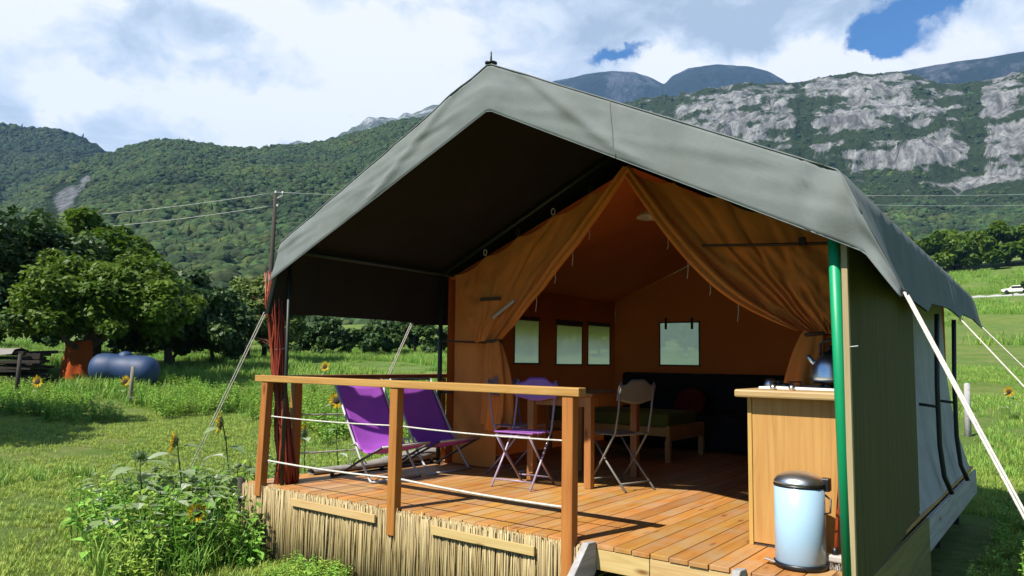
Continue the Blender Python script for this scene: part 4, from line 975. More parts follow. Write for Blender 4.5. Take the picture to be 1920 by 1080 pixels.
panel(YW, 6.10, 0.0, 2.12, HL, lambda u, v: Vector((.74 + .012 * n2(u * 2, v * 2, 5), u, v)), name='side_wall')
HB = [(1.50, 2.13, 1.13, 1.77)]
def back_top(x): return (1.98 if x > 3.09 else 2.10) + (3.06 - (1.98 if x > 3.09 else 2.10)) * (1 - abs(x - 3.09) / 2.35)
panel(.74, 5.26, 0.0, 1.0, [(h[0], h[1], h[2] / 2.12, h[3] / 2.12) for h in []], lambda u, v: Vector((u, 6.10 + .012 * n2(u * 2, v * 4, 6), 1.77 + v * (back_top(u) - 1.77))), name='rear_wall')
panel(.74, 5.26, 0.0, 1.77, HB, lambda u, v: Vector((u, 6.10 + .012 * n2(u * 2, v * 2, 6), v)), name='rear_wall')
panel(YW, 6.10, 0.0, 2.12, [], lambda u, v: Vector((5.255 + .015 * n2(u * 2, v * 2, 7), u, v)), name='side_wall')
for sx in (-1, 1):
    MB().grid(lambda u, v: Vector((3.09 + sx * (2.18 if sx > 0 else 2.35) * u, YW + .02 + (6.10 - YW) * v, 3.08 - (1.10 if sx > 0 else .98) * u - .03 * math.sin(math.pi * u) * abs(math.sin(2 * math.pi * v)))), 16, 20).build('inner_roof', M['orange_roof_glow'], tent, smooth=True)
# windows
def window(c, ud, w, h, nrm, blind=0.0, straps=False):
    c = Vector(c); ud = Vector(ud); nrm = Vector(nrm); up = Vector((0, 0, 1)); mb = MB()
    mb.grid(lambda a_, b_: c + ud * (a_ - .5) * w + up * (b_ - .5) * h + nrm * (.012 * n2(a_ * 7 + c.y * 3, b_ * 2.5, 66) + .004 * math.sin(a_ * 19)), 26, 10)
    wn = mb.build('window', M['film'], tent, smooth=True)
    mb = MB(); q = nrm * .006; e = .022
    for a, b2, s1, s2 in ((-1, 1, -1, -1), (-1, 1, 1, 1)):
        mb.obox(c + q + up * s1 * h / 2, ud * (w / 2 + e), up * e / 2, nrm * .003)
    for s1 in (-1, 1): mb.obox(c + q + ud * s1 * w / 2, ud * e / 2, up * (h / 2 - e / 2), nrm * .0035)
    f_ = mb.build('frame', M['strap'], tent); f_.parent = wn
    if blind:
        mb = MB(); zt = c + up * (h / 2 - .01) + nrm * .012
        mb.grid(lambda u, v: zt + ud * (u - .5) * w - up * v * blind * h + nrm * .01 * math.sin(9 * u), 8, 4); p = mb.build('blind', M['strap'], tent, smooth=True); p.parent = wn
    if straps:
        for s1 in (-.33, .33):
            p = MB().obox(c + ud * s1 * w + up * (h / 2 - .02) + nrm * .018, ud * .018, up * .085, nrm * .004).build('strap', M['dark_strap'], tent); p.parent = wn
for k, H in enumerate(HL): window((.735, (H[0] + H[1]) / 2, (H[2] + H[3]) / 2), (0, 1, 0), H[1] - H[0], H[3] - H[2], (1, 0, 0), (.06, .10, .06)[k])
window((1.815, 6.105, 1.45), (1, 0, 0), .63, .64, (0, -1, 0), 0, True)

# front wall: fixed panels and the two gathered curtains
TL, TR = Vector((1.47, 2.10, 1.37)), Vector((4.83, 2.10, 1.42))
APEX = Vector((3.10, 2.13, 3.05))
def top_edge(s, left):
    """scalloped top edge, laced to the rafter at intervals"""
    a = Vector((.83, YW, 2.14)) if left else Vector((5.36, YW, 2.10)); p = a.lerp(APEX, s)
    return p - Vector((0, 0, .055 * abs(math.sin(math.pi * 5 * s)) ** .8))
def curtain(left):
    T = TL if left else TR; sg = 1 if left else -1; mb = MB()
    def fn(u, v):
        s = u ** .85; a = top_edge(s, left); b2 = T + Vector((sg * (-.24 + .36 * s), -.02 - .05 * math.sin(5 * s), -.02 + .05 * s))
        p = a.lerp(b2, v)
        # heavy cloth bellies down towards the opening
        bel = math.sin(math.pi * v) * s ** 2.2; p += Vector((sg * -.04 * bel, 0, -.27 * bel if not left else -.05 * bel))
        amp = .008 + (.06 if left else .095) * v ** .8 * (1 - .45 * v); ph = 2 * math.pi * (3.4 * s + 1.5 * n2(s * 4, v * 1.6, 31 + left))
        p.y += -abs(math.sin(ph)) * amp - .03 * n2(s * 9, v * 5, 40 + left) - .05 * sstep(.86, .95, s) * (1 - .4 * v) * .8
        return p
    o = mb.grid(fn, 90, 40).build('curtain', M['orange'], tent, smooth=True); o['label'] = 'orange canvas door curtain gathered to the side'
    # hem band along the opening edge: a folded double strip
    def hem(u, v):
        p = fn(1.0, v); d = Vector((sg * .9, 0, -.45)); return p + d * (.15 * math.sin(math.pi * min(1, .22 + v * .75)) ** .7) * (u - .35) * .9 + Vector((0, -.05 - .035 * abs(math.sin(2 * math.pi * u)) - .02 * n2(u * 3, v * 9, 50), 0))
    h_ = MB().grid(hem, 8, 40).build('hem_band', M['orange'], tent, smooth=True); h_.parent = o
    # gathered tail below the tie
    def tail(u, v):
        a = 2 * math.pi * u; zz = T.z + .01 - v * (.92 if left else .78); rr = .075 + .14 * v ** .6 - .05 * v ** 3
        rr *= 1 + .28 * math.sin(7 * a + 2.2 * v + 2 * n2(u * 4, v * 3, 60)) * (.3 + .7 * v)
        c_ = T + Vector((sg * (.02 + .07 * math.sin(2.2 * v)), -.02, 0))
        return Vector((c_.x + rr * math.cos(a), c_.y + .62 * rr * math.sin(a) - .02, zz - .03 * math.sin(3 * a)))
    t_ = MB().grid(tail, 70, 24).build('curtain_tail', M['orange'], tent, smooth=True); t_.parent = o
    ring = [T + Vector((.105 * math.cos(a), -.03 + .075 * math.sin(a), .01 * math.cos(a))) for a in np.linspace(0, 2 * math.pi, 17)]
    s_ = MB().tube(ring, .016, 6).build('tie_back', M['strap'], tent, smooth=True); s_.parent = o
    # loose tie strings along the hem
    for k, v in enumerate((.30, .42, .55, .70)):
        p = hem(1.0, v); st_ = MB().tube([p, p + Vector((.004, -.004, -.06)), p + Vector((-.006, -.004, -.10 - .05 * (k % 2)))], .0035, 4).build('tie_string', M['rope'], tent); st_.parent = o
    # lacing rings between the wall and the rafter
    for k in range(1, 5):
        p = top_edge(k / 5, left) + Vector((0, -.01, .012)); rg = [p + Vector((.022 * math.cos(a), 0, .03 + .035 * math.sin(a))) for a in np.linspace(0, 2 * math.pi, 11)]
        r_ = MB().tube(rg, .006, 5).build('lacing_ring', M['rope'] if k % 2 else M['strap'], tent, smooth=True)
    return o
curtain(True); curtain(False)
# fixed wall strips beside the curtains
def left_strip(u, v):
    x = .82 + .62 * u * (1 - .75 * sstep(.62, 1, v)); z = .015 + v * 2.12
    return Vector((x, YW + .02 + .02 * math.sin(9 * x + 2 * v) + .02 * n2(x * 3, z * 2, 71), z))
MB().grid(left_strip, 16, 30).build('front_panel', M['orange'], tent, smooth=True)
MB().grid(lambda u, v: Vector((5.44 - .42 * u * (1 - .6 * sstep(.6, 1, v)), YW + .02 + .02 * math.sin(11 * u + v), .015 + v * 2.05)), 12, 26).build('front_panel', M['orange'], tent, smooth=True)
MB().tube([(3.87, 2.02, 2.22), (4.4, 2.03, 2.185), (4.9, 2.05, 2.16), (5.3, 2.09, 2.13)], .014, 6).build('strap', M['strap'], tent, smooth=True)
MB().obox((4.74, 2.02, 2.185), (.028, 0, 0), (0, .012, 0), (0, 0, .035)).build('buckle', M['dark_strap'], tent, bevel=.004)
MB().beam((1.5, 2.02, 1.62), (1.80, 2.0, 1.80), .02, .03).build('hem_stay', M['cream_plastic'], tent, bevel=.004)
MB().obox((1.45, 2.03, 1.83), (.14, 0, 0), (0, .006, 0), (0, 0, .02)).build('strap', M['strap'], tent)
# outer canvas of the right wall, flaring over the deck edge
def side_out(u, v):
    y = 2.45 + 3.25 * u + .25 * v * u; q = v ** 3; x = 5.285 + .012 * math.sin(5 * y) * (1 - v) + .19 * q
    return Vector((x + .02 * n2(y * 3, v * 3, 81), y, 1.98 - 1.99 * v))
MB().grid(side_out, 40, 26).build('side_canvas', M['white_canvas'], tent, smooth=True)
# guy ropes: doubled white lines to pegs
def guy(a, b2, gap=.016, r_=.006):
    a, b2 = Vector(a), Vector(b2); sd = (b2 - a).cross(Vector((0, 0, 1))).normalized(); mb = MB(); k = .93
    mb.tube([a + sd * .010, a.lerp(b2, k) + sd * gap, b2], r_, 6); mb.tube([a - sd * .010, a.lerp(b2, k) - sd * gap, b2], r_, 6)
    g_ = mb.build('guy_rope', M['rope'], tent, smooth=True)
    p = MB().obox(a.lerp(b2, k), sd * (gap + .02), (b2 - a).normalized() * .008, Vector((0, 0, .012))).build('slider', M['cream_plastic'], tent); p.parent = g_
    p = MB().tube([b2 + Vector((0, 0, .05)), b2 - Vector((0, 0, .12))], .010, 6).build('peg', M['dark_steel'], tent); p.parent = g_
    p = MB().tube([a + Vector((.012 * math.cos(t), .0, .012 * math.sin(t))) for t in np.linspace(0, 6.28, 9)], .005, 5).build('eyelet', M['dark_steel'], tent); p.parent = g_
guy((5.825, -.10, 1.545), (6.83, -.58, GZ)); guy((5.63, 4.2, 1.63), (7.35, 4.1, gz(7.35, 4.1))); guy((5.63, 6.3, 1.65), (7.5, 6.9, gz(7.5, 6.9)))
guy((.46, -.10, 1.58), (-2.75, .98, gz(-2.75, .98))); guy((.46, 1.85, 1.58), (-1.9, 2.9, gz(-1.9, 2.9))); guy((.46, 3.5, 1.58), (-1.9, 4.2, gz(-1.9, 4.2)))

# mossy plywood sheet closing the side of the veranda
pw = thing('plywood_screen', 'tall mossy plywood sheet closing the right side of the veranda', 'screen', (5.525, 1.2, 0))
MB().obox((5.486, 1.265, .975), (.009, 0, 0), (-.032, 1.235, 0), (0, 0, 1.005)).build('sheet', M['ply'], pw)
MB().box(5.500, 5.532, -.004, .0295, -.03, 1.90).build('edge_strip', M['ply_edge'], pw, bevel=.003)
MB().tube([(5.533, .0, 1.27), (5.575, -.005, 1.275)], .003, 5).build('nail', M['steel'], pw)

# ------------------------------------------------------------------ furniture and small things
# kitchen counter
kc = thing('kitchen_counter', 'pale wooden kitchen counter standing on the deck behind the bin', 'counter', (5.08, 1.2, 0))
MB().box(4.775, 5.44, .640, .660, .02, .952).build('front_panel', M['counter'], kc, bevel=.002)
MB().box(4.745, 4.773, .634, 1.95, .001, .952).build('side_panel', M['counter'], kc, bevel=.003)
MB().box(4.775, 5.44, 1.93, 1.95, .02, .952).build('rear_panel', M['counter'], kc)
MB().box(4.775, 5.44, .662, 1.928, .02, .04).build('bottom_panel', M['counter'], kc)
MB().box(4.775, 5.44, .648, .668, .0, .019).build('plinth', M['dark_wood'], kc)
MB().box(4.69, 5.44, .54, 2.0, .954, 1.004).build('top', M['counter_top'], kc, bevel=.012)
hob = thing('gas_hob', 'low black and steel gas hob on the counter top', 'hob', (5.05, .95, 1.005))
MB().box(4.80, 5.40, .70, 1.22, 1.0055, 1.022).build('body', M['lamp_white'], hob, bevel=.004)
for x in (4.90, 5.185):
    bu = MB().lathe([(.0, .02), (.045, .02), (.05, .012), (.05, 0)], (x, .96, 1.022), 16).build('burner', M['dark_steel'], hob, smooth=True)
    for a in range(4):
        d = Vector((math.cos(a * math.pi / 2 + .78), math.sin(a * math.pi / 2 + .78), 0))
        mb = MB(); mb.beam(V(x, .96, 1.052) + d * .03, V(x, .96, 1.052) + d * .115, .008, .008); mb.beam(V(x, .96, 1.022) + d * .112, V(x, .96, 1.052) + d * .112, .008, .008)
        mb.build('pan_support', M['dark_steel'], hob)
for x in (4.90, 5.02, 5.30): MB().lathe([(.0, .026), (.018, .024), (.02, 0)], (x, .698, 1.016), 12, (0, -1, .3)).build('knob', M['steel'], hob, smooth=True)
kt = thing('kettle', 'shiny steel kettle with black handle standing on the hob', 'kettle', (5.33, .98, 1.058))
kx, ky, kz = 5.195, .96, 1.058
MB().lathe([(.0, 0), (.112, 0), (.124, .012), (.124, .035), (.112, .11), (.08, .165), (.045, .185), (.0, .187)], (kx, ky, kz), 28).build('body', M['steel'], kt, smooth=True)
MB().lathe([(.048, .183), (.04, .20), (.012, .207), (.012, .225), (.018, .235), (.0, .245)], (kx, ky, kz), 18).build('lid', M['black_plastic'], kt, smooth=True)
MB().tube([(kx - .085, ky, kz + .10), (kx - .125, ky - .005, kz + .15), (kx - .145, ky - .006, kz + .175)], [.022, .016, .012], 10).build('spout', M['steel'], kt, smooth=True)
MB().tube([(kx - .065, ky, kz + .17), (kx - .06, ky, kz + .25), (kx, ky, kz + .285), (kx + .06, ky, kz + .25), (kx + .065, ky, kz + .17)], .010, 8).build('handle', M['black_plastic'], kt, smooth=True)
cp = thing('coffee_pot', 'small metal pot at the far left end of the hob', 'pot', (4.86, 1.1, 1.0045))
MB().lathe([(.0, 0), (.035, 0), (.04, .02), (.032, .06), (.0, .065)], (4.765, 1.05, 1.0045), 16).build('body', M['steel'], cp, smooth=True)
MB().tube([(4.80, 1.05, 1.05), (4.83, 1.04, 1.055), (4.835, 1.04, 1.02)], .006, 6).build('handle', M['black_plastic'], cp, smooth=True)

# pedal bin
bn = thing('pedal_bin', 'pale blue pedal bin with domed steel lid beside the counter', 'bin', (5.165, .30, 0))
bx_, by_ = 5.165, .300
MB().lathe([(.0, .004), (.148, .004), (.150, .03), (.142, .034)], (bx_, by_, 0), 40).build('base_ring', M['black_plastic'], bn, smooth=True)
MB().lathe([(.139, .032), (.141, .034), (.141, .460), (.137, .462)], (bx_, by_, 0), 48).build('body', M['bin_blue'], bn, smooth=True)
MB().lathe([(.1395, .460), (.144, .463), (.145, .472), (.138, .478)], (bx_, by_, 0), 48).build('rim', M['black_plastic'], bn, smooth=True)
MB().lathe([(.138, .478), (.143, .480), (.142, .490), (.125, .515), (.085, .535), (.04, .545), (.0, .548)], (bx_, by_, 0), 48).build('lid', M['steel'], bn, smooth=True)
mb = MB(); mb.box(bx_ + .115, bx_ + .165, by_ + .01, by_ + .07, .44, .515); mb.build('hinge', M['black_plastic'], bn, bevel=.006)
mb = MB(); mb.tube([(bx_ + .14, by_ + .02, .42), (bx_ + .175, by_ + .0, .40), (bx_ + .175, by_ - .02, .33), (bx_ + .143, by_ - .02, .32)], .006, 6); mb.build('handle', M['black_plastic'], bn, smooth=True)
mb = MB(); mb.beam((bx_ - .11, by_ - .06, .02), (bx_ - .185, by_ - .075, .035), .05, .010); mb.build('pedal', M['steel'], bn, bevel=.003)
# broom
br = thing('broom', 'orange handled broom propped against the green pole', 'broom', (5.34, .36, 0))
MB().tube([(5.345, .36, .11), (5.375, .56, .93)], .0125, 10).build('handle', M['orange_stick'], br, smooth=True)
MB().lathe([(.0, .0), (.02, .0), (.018, .05), (.014, .07), (.0, .07)], (5.343, .355, .055), 12).build('socket', M['black_plastic'], br, smooth=True)
MB().box(5.29, 5.43, .325, .385, .045, .085).build('head', M['cream_plastic'], br, bevel=.01)
mb = MB(); r0 = np.random.default_rng(3)
for k in range(160):
    x, y = 5.295 + .13 * r0.random(), .33 + .05 * r0.random(); mb.tube([(x, y, .05), (x + .012 * r0.normal(), y + .012 * r0.normal(), .002)], .002, 3, False)
o = mb.build('bristles', M['cream_plastic'], br); o['kind'] = 'stuff'

# dining table
tb = thing('dining_table', 'orange wooden table at the mouth of the tent', 'table', (2.53, 2.25, 0))
MB().box(2.14, 2.91, 1.73, 2.77, .845, .875).build('top', M['rail_y'], tb, bevel=.004)
for x in (2.195, 2.845):
    for y in (1.79, 2.70): MB().box(x - .036, x + .036, y - .036, y + .036, .001, .843).build('leg', M['table_z'], tb, bevel=.004)
for a, b2 in (((2.235, 1.79), (2.805, 1.79)), ((2.235, 2.70), (2.805, 2.70)), ((2.195, 1.83), (2.195, 2.66)), ((2.845, 1.83), (2.845, 2.66))):
    MB().beam((*a, .79), (*b2, .79), .022, .09).build('apron', M['table_z'], tb)

# folding bistro chairs, built facing +Y
def chair(label, loc, rz, paint, leg):
    loc = Vector(loc); ca, sa = math.cos(rz), math.sin(rz)
    t = thing('folding_chair', label, 'chair', loc, 'folding metal chairs at the dining table')
    def W(x, y, z): return loc + Vector((x * ca - y * sa, x * sa + y * ca, z))
    hw, sh = .21, .50
    for s in (-1, 1):
        MB().tube([W(s * hw, -.24, .985), W(s * hw, -.20, .70), W(s * hw, -.16, sh + .02), W(s * hw, .02, .26), W(s * hw, .22, .006)], .0105, 7).build('back_upright', leg, t, smooth=True)
        MB().tube([W(s * (hw - .03), .20, sh - .02), W(s * (hw - .03), .0, .26), W(s * (hw - .03), -.27, .006)], .0105, 7).build('leg', leg, t, smooth=True)
    for y, z, w in ((.17, .07, hw), (-.21, .07, hw - .03), (.19, sh - .025, hw - .03), (-.165, sh, hw)):
        MB().tube([W(-w, y, z), W(w, y, z)], .008, 6).build('crossbar', leg, t, smooth=True)
    # scalloped pressed back plate
    def bk(u, v):
        x = (u - .5) * 2; top = .955 + .050 * (1 - float(sstep(.30, .72, abs(x)))) + .006; bot = .80 - .018 * math.cos(x * 3.1)
        return W(x * (hw + .025), -.238 + .035 * (1 - v) - .012 * (1 - x * x), bot + (top - bot) * v)
    b_ = MB().grid(bk, 26, 8).build('backrest', paint, t, smooth=True, solid=.006)
    # slatted seat
    for k in range(6):
        y = -.15 + .064 * k; w = hw - .012 + (.012 if k in (0, 5) else 0)
        MB().obox(W(0, y, sh + .006 - .006 * math.sin(math.pi * k / 5)), (W(w, 0, 0) - loc), (W(0, .024, 0) - loc), (0, 0, .006)).build('seat_slat', paint, t, bevel=.004)
    return t
chair('purple folding chair with its back against the dining table', (2.30, 1.50, 0), math.pi + .08, M['purple_metal'], M['mauve_metal'])
chair('pale grey folding chair at the tent side of the dining table', (3.02, 2.06, 0), math.pi / 2 - .32, M['grey_metal'], M['grey_metal'])
chair('shaded mauve folding chair tucked in by the gathered curtain', (1.86, 2.02, 0), -math.pi / 2 - .1, M['mauve_metal'], M['mauve_metal'])

# sling loungers, built facing +X
def lounger(label, loc, rz):
    loc = Vector(loc); ca, sa = math.cos(rz), math.sin(rz)
    t = thing('folding_lounger', label, 'lounger', loc, 'purple sling loungers on the deck')
    def W(x, y, z): return loc + Vector((x * ca - y * sa, x * sa + y * ca, z))
    hw = .285
    prof_ = [(-.34, .92), (-.22, .72), (-.10, .52), (.0, .37), (.07, .295), (.16, .27), (.28, .29), (.40, .335)]
    def sl(u, v):
        q = v * (len(prof_) - 1); i = min(int(q), len(prof_) - 2); f = q - i
        x = prof_[i][0] * (1 - f) + prof_[i + 1][0] * f; z = prof_[i][1] * (1 - f) + prof_[i + 1][1] * f
        z -= .035 * (1 - (2 * u - 1) ** 2) * math.sin(math.pi * min(1, .2 + v * .8)); return W(x, (u - .5) * 2 * hw, z)
    MB().grid(sl, 14, 28).build('sling', M['purple'], t, smooth=True, solid=.005)
    for s in (-1, 1):
        w = hw + .018
        MB().tube([W(-.355, s * w, .95), W(-.10, s * w, .53), W(.10, s * w, .22), W(.26, s * w, .02), W(.30, s * w, .012)], .012, 8).build('back_tube', M['white_tube'], t, smooth=True)
        MB().tube([W(.42, s * w, .345), W(.12, s * (w + .012), .20), W(-.20, s * (w + .012), .03), W(-.30, s * (w + .012), .012)], .012, 8).build('leg', M['dark_steel'] , t, smooth=True)
        MB().lathe([(.0, 0), (.02, 0), (.02, .05), (.0, .05)], W(-.31, s * (w + .012), .0), 8).build('foot', M['black_plastic'], t)
        MB().tube([W(-.02, s * (w + .02), .33), W(.06, s * (w + .02), .36), W(.13, s * (w + .02), .30)], .007, 6).build('armrest_loop', M['white_tube'], t, smooth=True)
    for x, z in ((-.352, .945), (.42, .345), (.30, .014), (-.30, .014)):
        MB().tube([W(x, -hw - .02, z), W(x, hw + .02, z)], .011, 8).build('crossbar', M['white_tube'] if x > 0 else M['dark_steel'], t, smooth=True)
    return t
lounger('purple sling lounger with sunlit seat beside the front railing', (.90, .97, 0), -.06)
lounger('purple sling lounger in shade beside the tent front wall', (.93, 1.72, 0), -.04)

# red willow bundle at the front corner
wb = thing('willow_bundle', 'twisted bundle of red willow rods tied to the front corner pole', 'bundle', (.50, .20, 0))
mb = MB(); r0 = np.random.default_rng(12)
for k in range(80):
    a = r0.random() * 6.28; q = r0.random() ** .5 * .072; tw = r0.normal() * 2.4 + 1.5; path = []; mb.val = float(r0.random())
    zt = 1.86 + .06 * r0.normal()
    for j in range(10):
        t = j / 9; z = zt * t + .002; c_ = Vector((.535, .17, 0)).lerp(Vector((.435, -.005, 0)), min(1, t * 1.05)); sq = q * (1.25 - 1.0 * math.sin(math.pi * min(1, t)) * .35) * (1 if t > .06 else 1.3)
        path.append(Vector((c_.x + sq * math.cos(a + tw * t) + .006 * r0.normal(), c_.y + sq * math.sin(a + tw * t) + .006 * r0.normal(), z)))
    mb.tube(path, [.008 * (1 - .5 * j / 9) + .002 for j in range(10)], 5)
for k in range(14):
    a = r0.random() * 6.28; p = Vector((.45, .03, .75 + 1.0 * r0.random())); mb.val = .2 + .3 * float(r0.random()); d = Vector((math.cos(a) * .6 - .5, math.sin(a) * .4 - .1, .5)); e = p + d * (.15 + .18 * r0.random())
    mb.tube([p, p.lerp(e, .5) + Vector((0, 0, .03)), e], [.004, .003, .001], 4)
o = mb.build('rods', M['willow'], wb, smooth=True); o['kind'] = 'stuff'
for z in (.62, 1.25): MB().tube([(.475 + .06 * math.cos(a), .07 + .06 * math.sin(a), z + .01 * math.sin(a)) for a in np.linspace(0, 6.28, 13)], .005, 5).build('tie', M['rope'], wb, smooth=True)

# rolled groundsheet along the left edge of the deck
gs = thing('rolled_groundsheet', 'crumpled grey groundsheet rolled along the left deck edge', 'groundsheet', (.30, 1.6, 0))
def roll(u, v):
    a = 2 * math.pi * u; y = .62 + 2.0 * v; r_ = (.05 + .055 * sstep(.25, .7, v)) * (1 + .22 * n2(u * 5 + 3, v * 9, 91)); return Vector((.315 + .06 * v + .05 * math.sin(4 * v) + 1.15 * r_ * math.cos(a), y, max(.003, r_ * .62 + .62 * r_ * math.sin(a))))
MB().grid(roll, 26, 50).build('sheet', M['grey_sheet'], gs, smooth=True)
MB().tube([(.33 + .10 * math.cos(a), 1.25, .045 + .062 * math.sin(a)) for a in np.linspace(0, 6.28, 13)], .006, 5).build('tie', M['dark_strap'], gs)

# bed, bench and cushions deep in the tent
bd = thing('day_bed', 'low pale wooden bed with olive mattress inside the tent', 'bed', (1.8, 4.6, 0))
MB().box(.95, 2.60, 3.95, 4.02, .30, .40).build('side_rail', M['counter'], bd); MB().box(.95, 2.60, 4.92, 4.99, .30, .40).build('side_rail', M['counter'], bd)
MB().box(.90, .95, 3.95, 4.99, .25, .75).build('headboard', M['counter'], bd); MB().box(2.602, 2.65, 3.95, 4.99, .25, .42).build('footboard', M['counter'], bd)
for x in (.93, 2.62):
    for y in (3.98, 4.96): MB().box(x - .03, x + .03, y - .03, y + .03, .001, .248).build('leg', M['counter'], bd)
MB().box(.96, 2.598, 4.03, 4.91, .33, .56).build('mattress', M['olive'], bd, bevel=.04)
sf = thing('dark_sofa', 'black covered sofa against the rear wall under the square window', 'sofa', (2.4, 5.6, 0))
MB().box(1.0, 3.6, 5.25, 6.0, .02, .46).build('seat', M['black_cloth'], sf, bevel=.05); MB().box(1.0, 3.6, 5.82, 6.05, .47, 1.02).build('backrest', M['black_cloth'], sf, bevel=.05)
MB().box(3.61, 3.78, 5.2, 6.03, .02, .98).build('armrest', M['black_cloth'], sf, bevel=.04)
cu = thing('red_cushion', 'dull red cushion lying on the black sofa', 'cushion', (2.2, 5.55, .5))
MB().lathe([(.0, -.07), (.18, -.055), (.24, 0), (.18, .06), (.0, .075)], (2.2, 5.58, .62), 20, (0, -.9, .5)).build('cover', M['red_cloth'], cu, smooth=True)
sh = thing('storage_shelf', 'dark wooden shelf unit against the right wall of the tent', 'shelf', (4.6, 5.6, 0))
for x in (4.02, 5.2): MB().box(x, x + .03, 5.5, 6.0, .001, 1.1).build('upright', M['dark_wood'], sh)
for z in (.15, .6, 1.07): MB().box(4.052, 5.198, 5.5, 6.0, z, z + .03).build('shelf', M['dark_wood'], sh)
# hanging lamp
lp = thing('pendant_lamp', 'white enamel pendant lamp hanging under the tent ridge', 'lamp', (2.95, 2.75, 2.6))
lx, ly, lz = 2.96, 2.85, 2.70
MB().lathe([(.012, .10), (.04, .085), (.11, .045), (.155, 0), (.150, -.004), (.10, .035), (.03, .075), (.0, .08)], (lx, ly, lz), 24).build('shade', M['lamp_white'], lp, smooth=True)
MB().tube([(lx, ly, lz + .095), (lx, ly, 3.09)], .004, 6).build('cord', M['black_plastic'], lp)
MB().lathe([(.0, -.035), (.022, -.025), (.028, 0), (.02, .03), (.0, .06)], (lx, ly, lz + .02), 12).build('bulb', M['lamp_white'], lp, smooth=True)

# ------------------------------------------------------------------ the garden left of the tent
# gas tank
Tx, Ty = -18.9, 8.15; Tz = gz(Tx, Ty)
tk = thing('gas_tank', 'big blue horizontal gas tank lying in the grass by the tree', 'tank', (Tx, Ty, Tz))
ax = Vector((.80, .597, -.06)).normalized(); c_ = Vector((Tx, Ty, Tz + .62)); r_ = .50
pf = [(.0, -1.12), (.20, -1.10), (.36, -1.02), (.46, -.90), (.50, -.74), (.505, -.35), (.50, -.34), (.50, .34), (.505, .35), (.50, .74), (.46, .90), (.36, 1.02), (.20, 1.10), (.0, 1.12)]
MB().lathe(pf, c_, 30, ax).build('body', M['tank'], tk, smooth=True)
MB().lathe([(.0, .62), (.12, .60), (.20, .55), (.22, .44)], c_ - Vector((0, 0, 0)), 18).build('valve_dome', M['tank'], tk, smooth=True)
for s in (-.6, .6):
    q = c_ + ax * s; MB().obox(q - Vector((0, 0, .52)), ax * .05, ax.cross(Vector((0, 0, 1))) * .32, Vector((0, 0, .16))).build('saddle', M['concrete'], tk)
# timber stack
Sx, Sy = -22.2, 5.2; Sz = gz(Sx, Sy)
sk = thing('timber_stack', 'stack of dark old planks piled under the tree', 'timber stack', (Sx, Sy, Sz)); r0 = np.random.default_rng(8)
dirp = Vector((-.62, -.78, 0)).normalized(); sdp = Vector((-dirp.y, dirp.x, 0))
for lay in range(7):
    for k in range(5 - (lay > 4)):
        c_ = Vector((Sx, Sy, Sz + .12 + .145 * lay)) + sdp * (k - 2) * .34 + dirp * r0.normal() * .12 + sdp * .02 * r0.normal(); d = (dirp + sdp * .05 * r0.normal() + Vector((0, 0, .025 * r0.normal()))).normalized()
        MB().beam(c_ - d * (1.5 + .3 * r0.random()), c_ + d * (1.5 + .3 * r0.random()), .28, .10).build('plank', M['dark_wood'], sk, bevel=.008)
tp = thing('grey_sheet', 'crumpled pale grey sheet lying over the timber stack', 'sheet', (Sx, Sy, Sz + 1.1))
MB().grid(lambda u, v: Vector((Sx, Sy, Sz + 1.17)) + dirp * (u - .7) * 1.5 + sdp * (v - .5) * 1.7 + Vector((0, 0, -.16 * abs(v - .5) - .22 * max(0, abs(v - .5) - .38) * 5 + .05 * n2(u * 4, v * 4, 5))), 22, 22).build('cloth', M['grey_sheet'], tp, smooth=True)
# orange cloth on the tree trunk
oc = thing('orange_cloth', 'orange cloth wrapped round the trunk of the large round tree', 'cloth', (tx, ty, tz))
def wrap(u, v):
    a = 2 * math.pi * u; r_ = .42 + .14 * v ** 2 + .025 * math.sin(7 * a + 3 * v) * (.4 + v); z = tz + 1.45 - 1.4 * v; return Vector((tx + r_ * math.cos(a), ty + r_ * math.sin(a), z + .04 * math.sin(3 * a)))
MB().grid(wrap, 40, 16).build('cloth', M['orange_cloth'], oc, smooth=True)
# stakes
def stake(label, x, y, h, r_=.05, mat='stake'):
    z = gz(x, y); t = thing('wooden_stake', label, 'stake', (x, y, z), 'stakes in the grass')
    MB().tube([(x, y, z - .2), (x + .01, y, z + h * .5), (x + .02, y + .01, z + h)], [r_, r_ * .95, r_ * .85], 8).build('shaft', M[mat], t, smooth=True)
    MB().lathe([(r_ * .85, 0), (r_ * .5, .02), (.0, .03)], (x + .02, y + .01, z + h), 8).build('tip', M[mat], t)
stake('wooden stake with a sunflower beside the blue tank', -14.6, 6.25, 1.0, .06); stake('dark leaning stake in front of the timber stack', -16.6, 4.15, 1.25, .06, 'dark_wood')
stake('pale grey fence stake in the grass right of the tent', 4.55, 15.2, 1.15, .07, 'grey_plank')
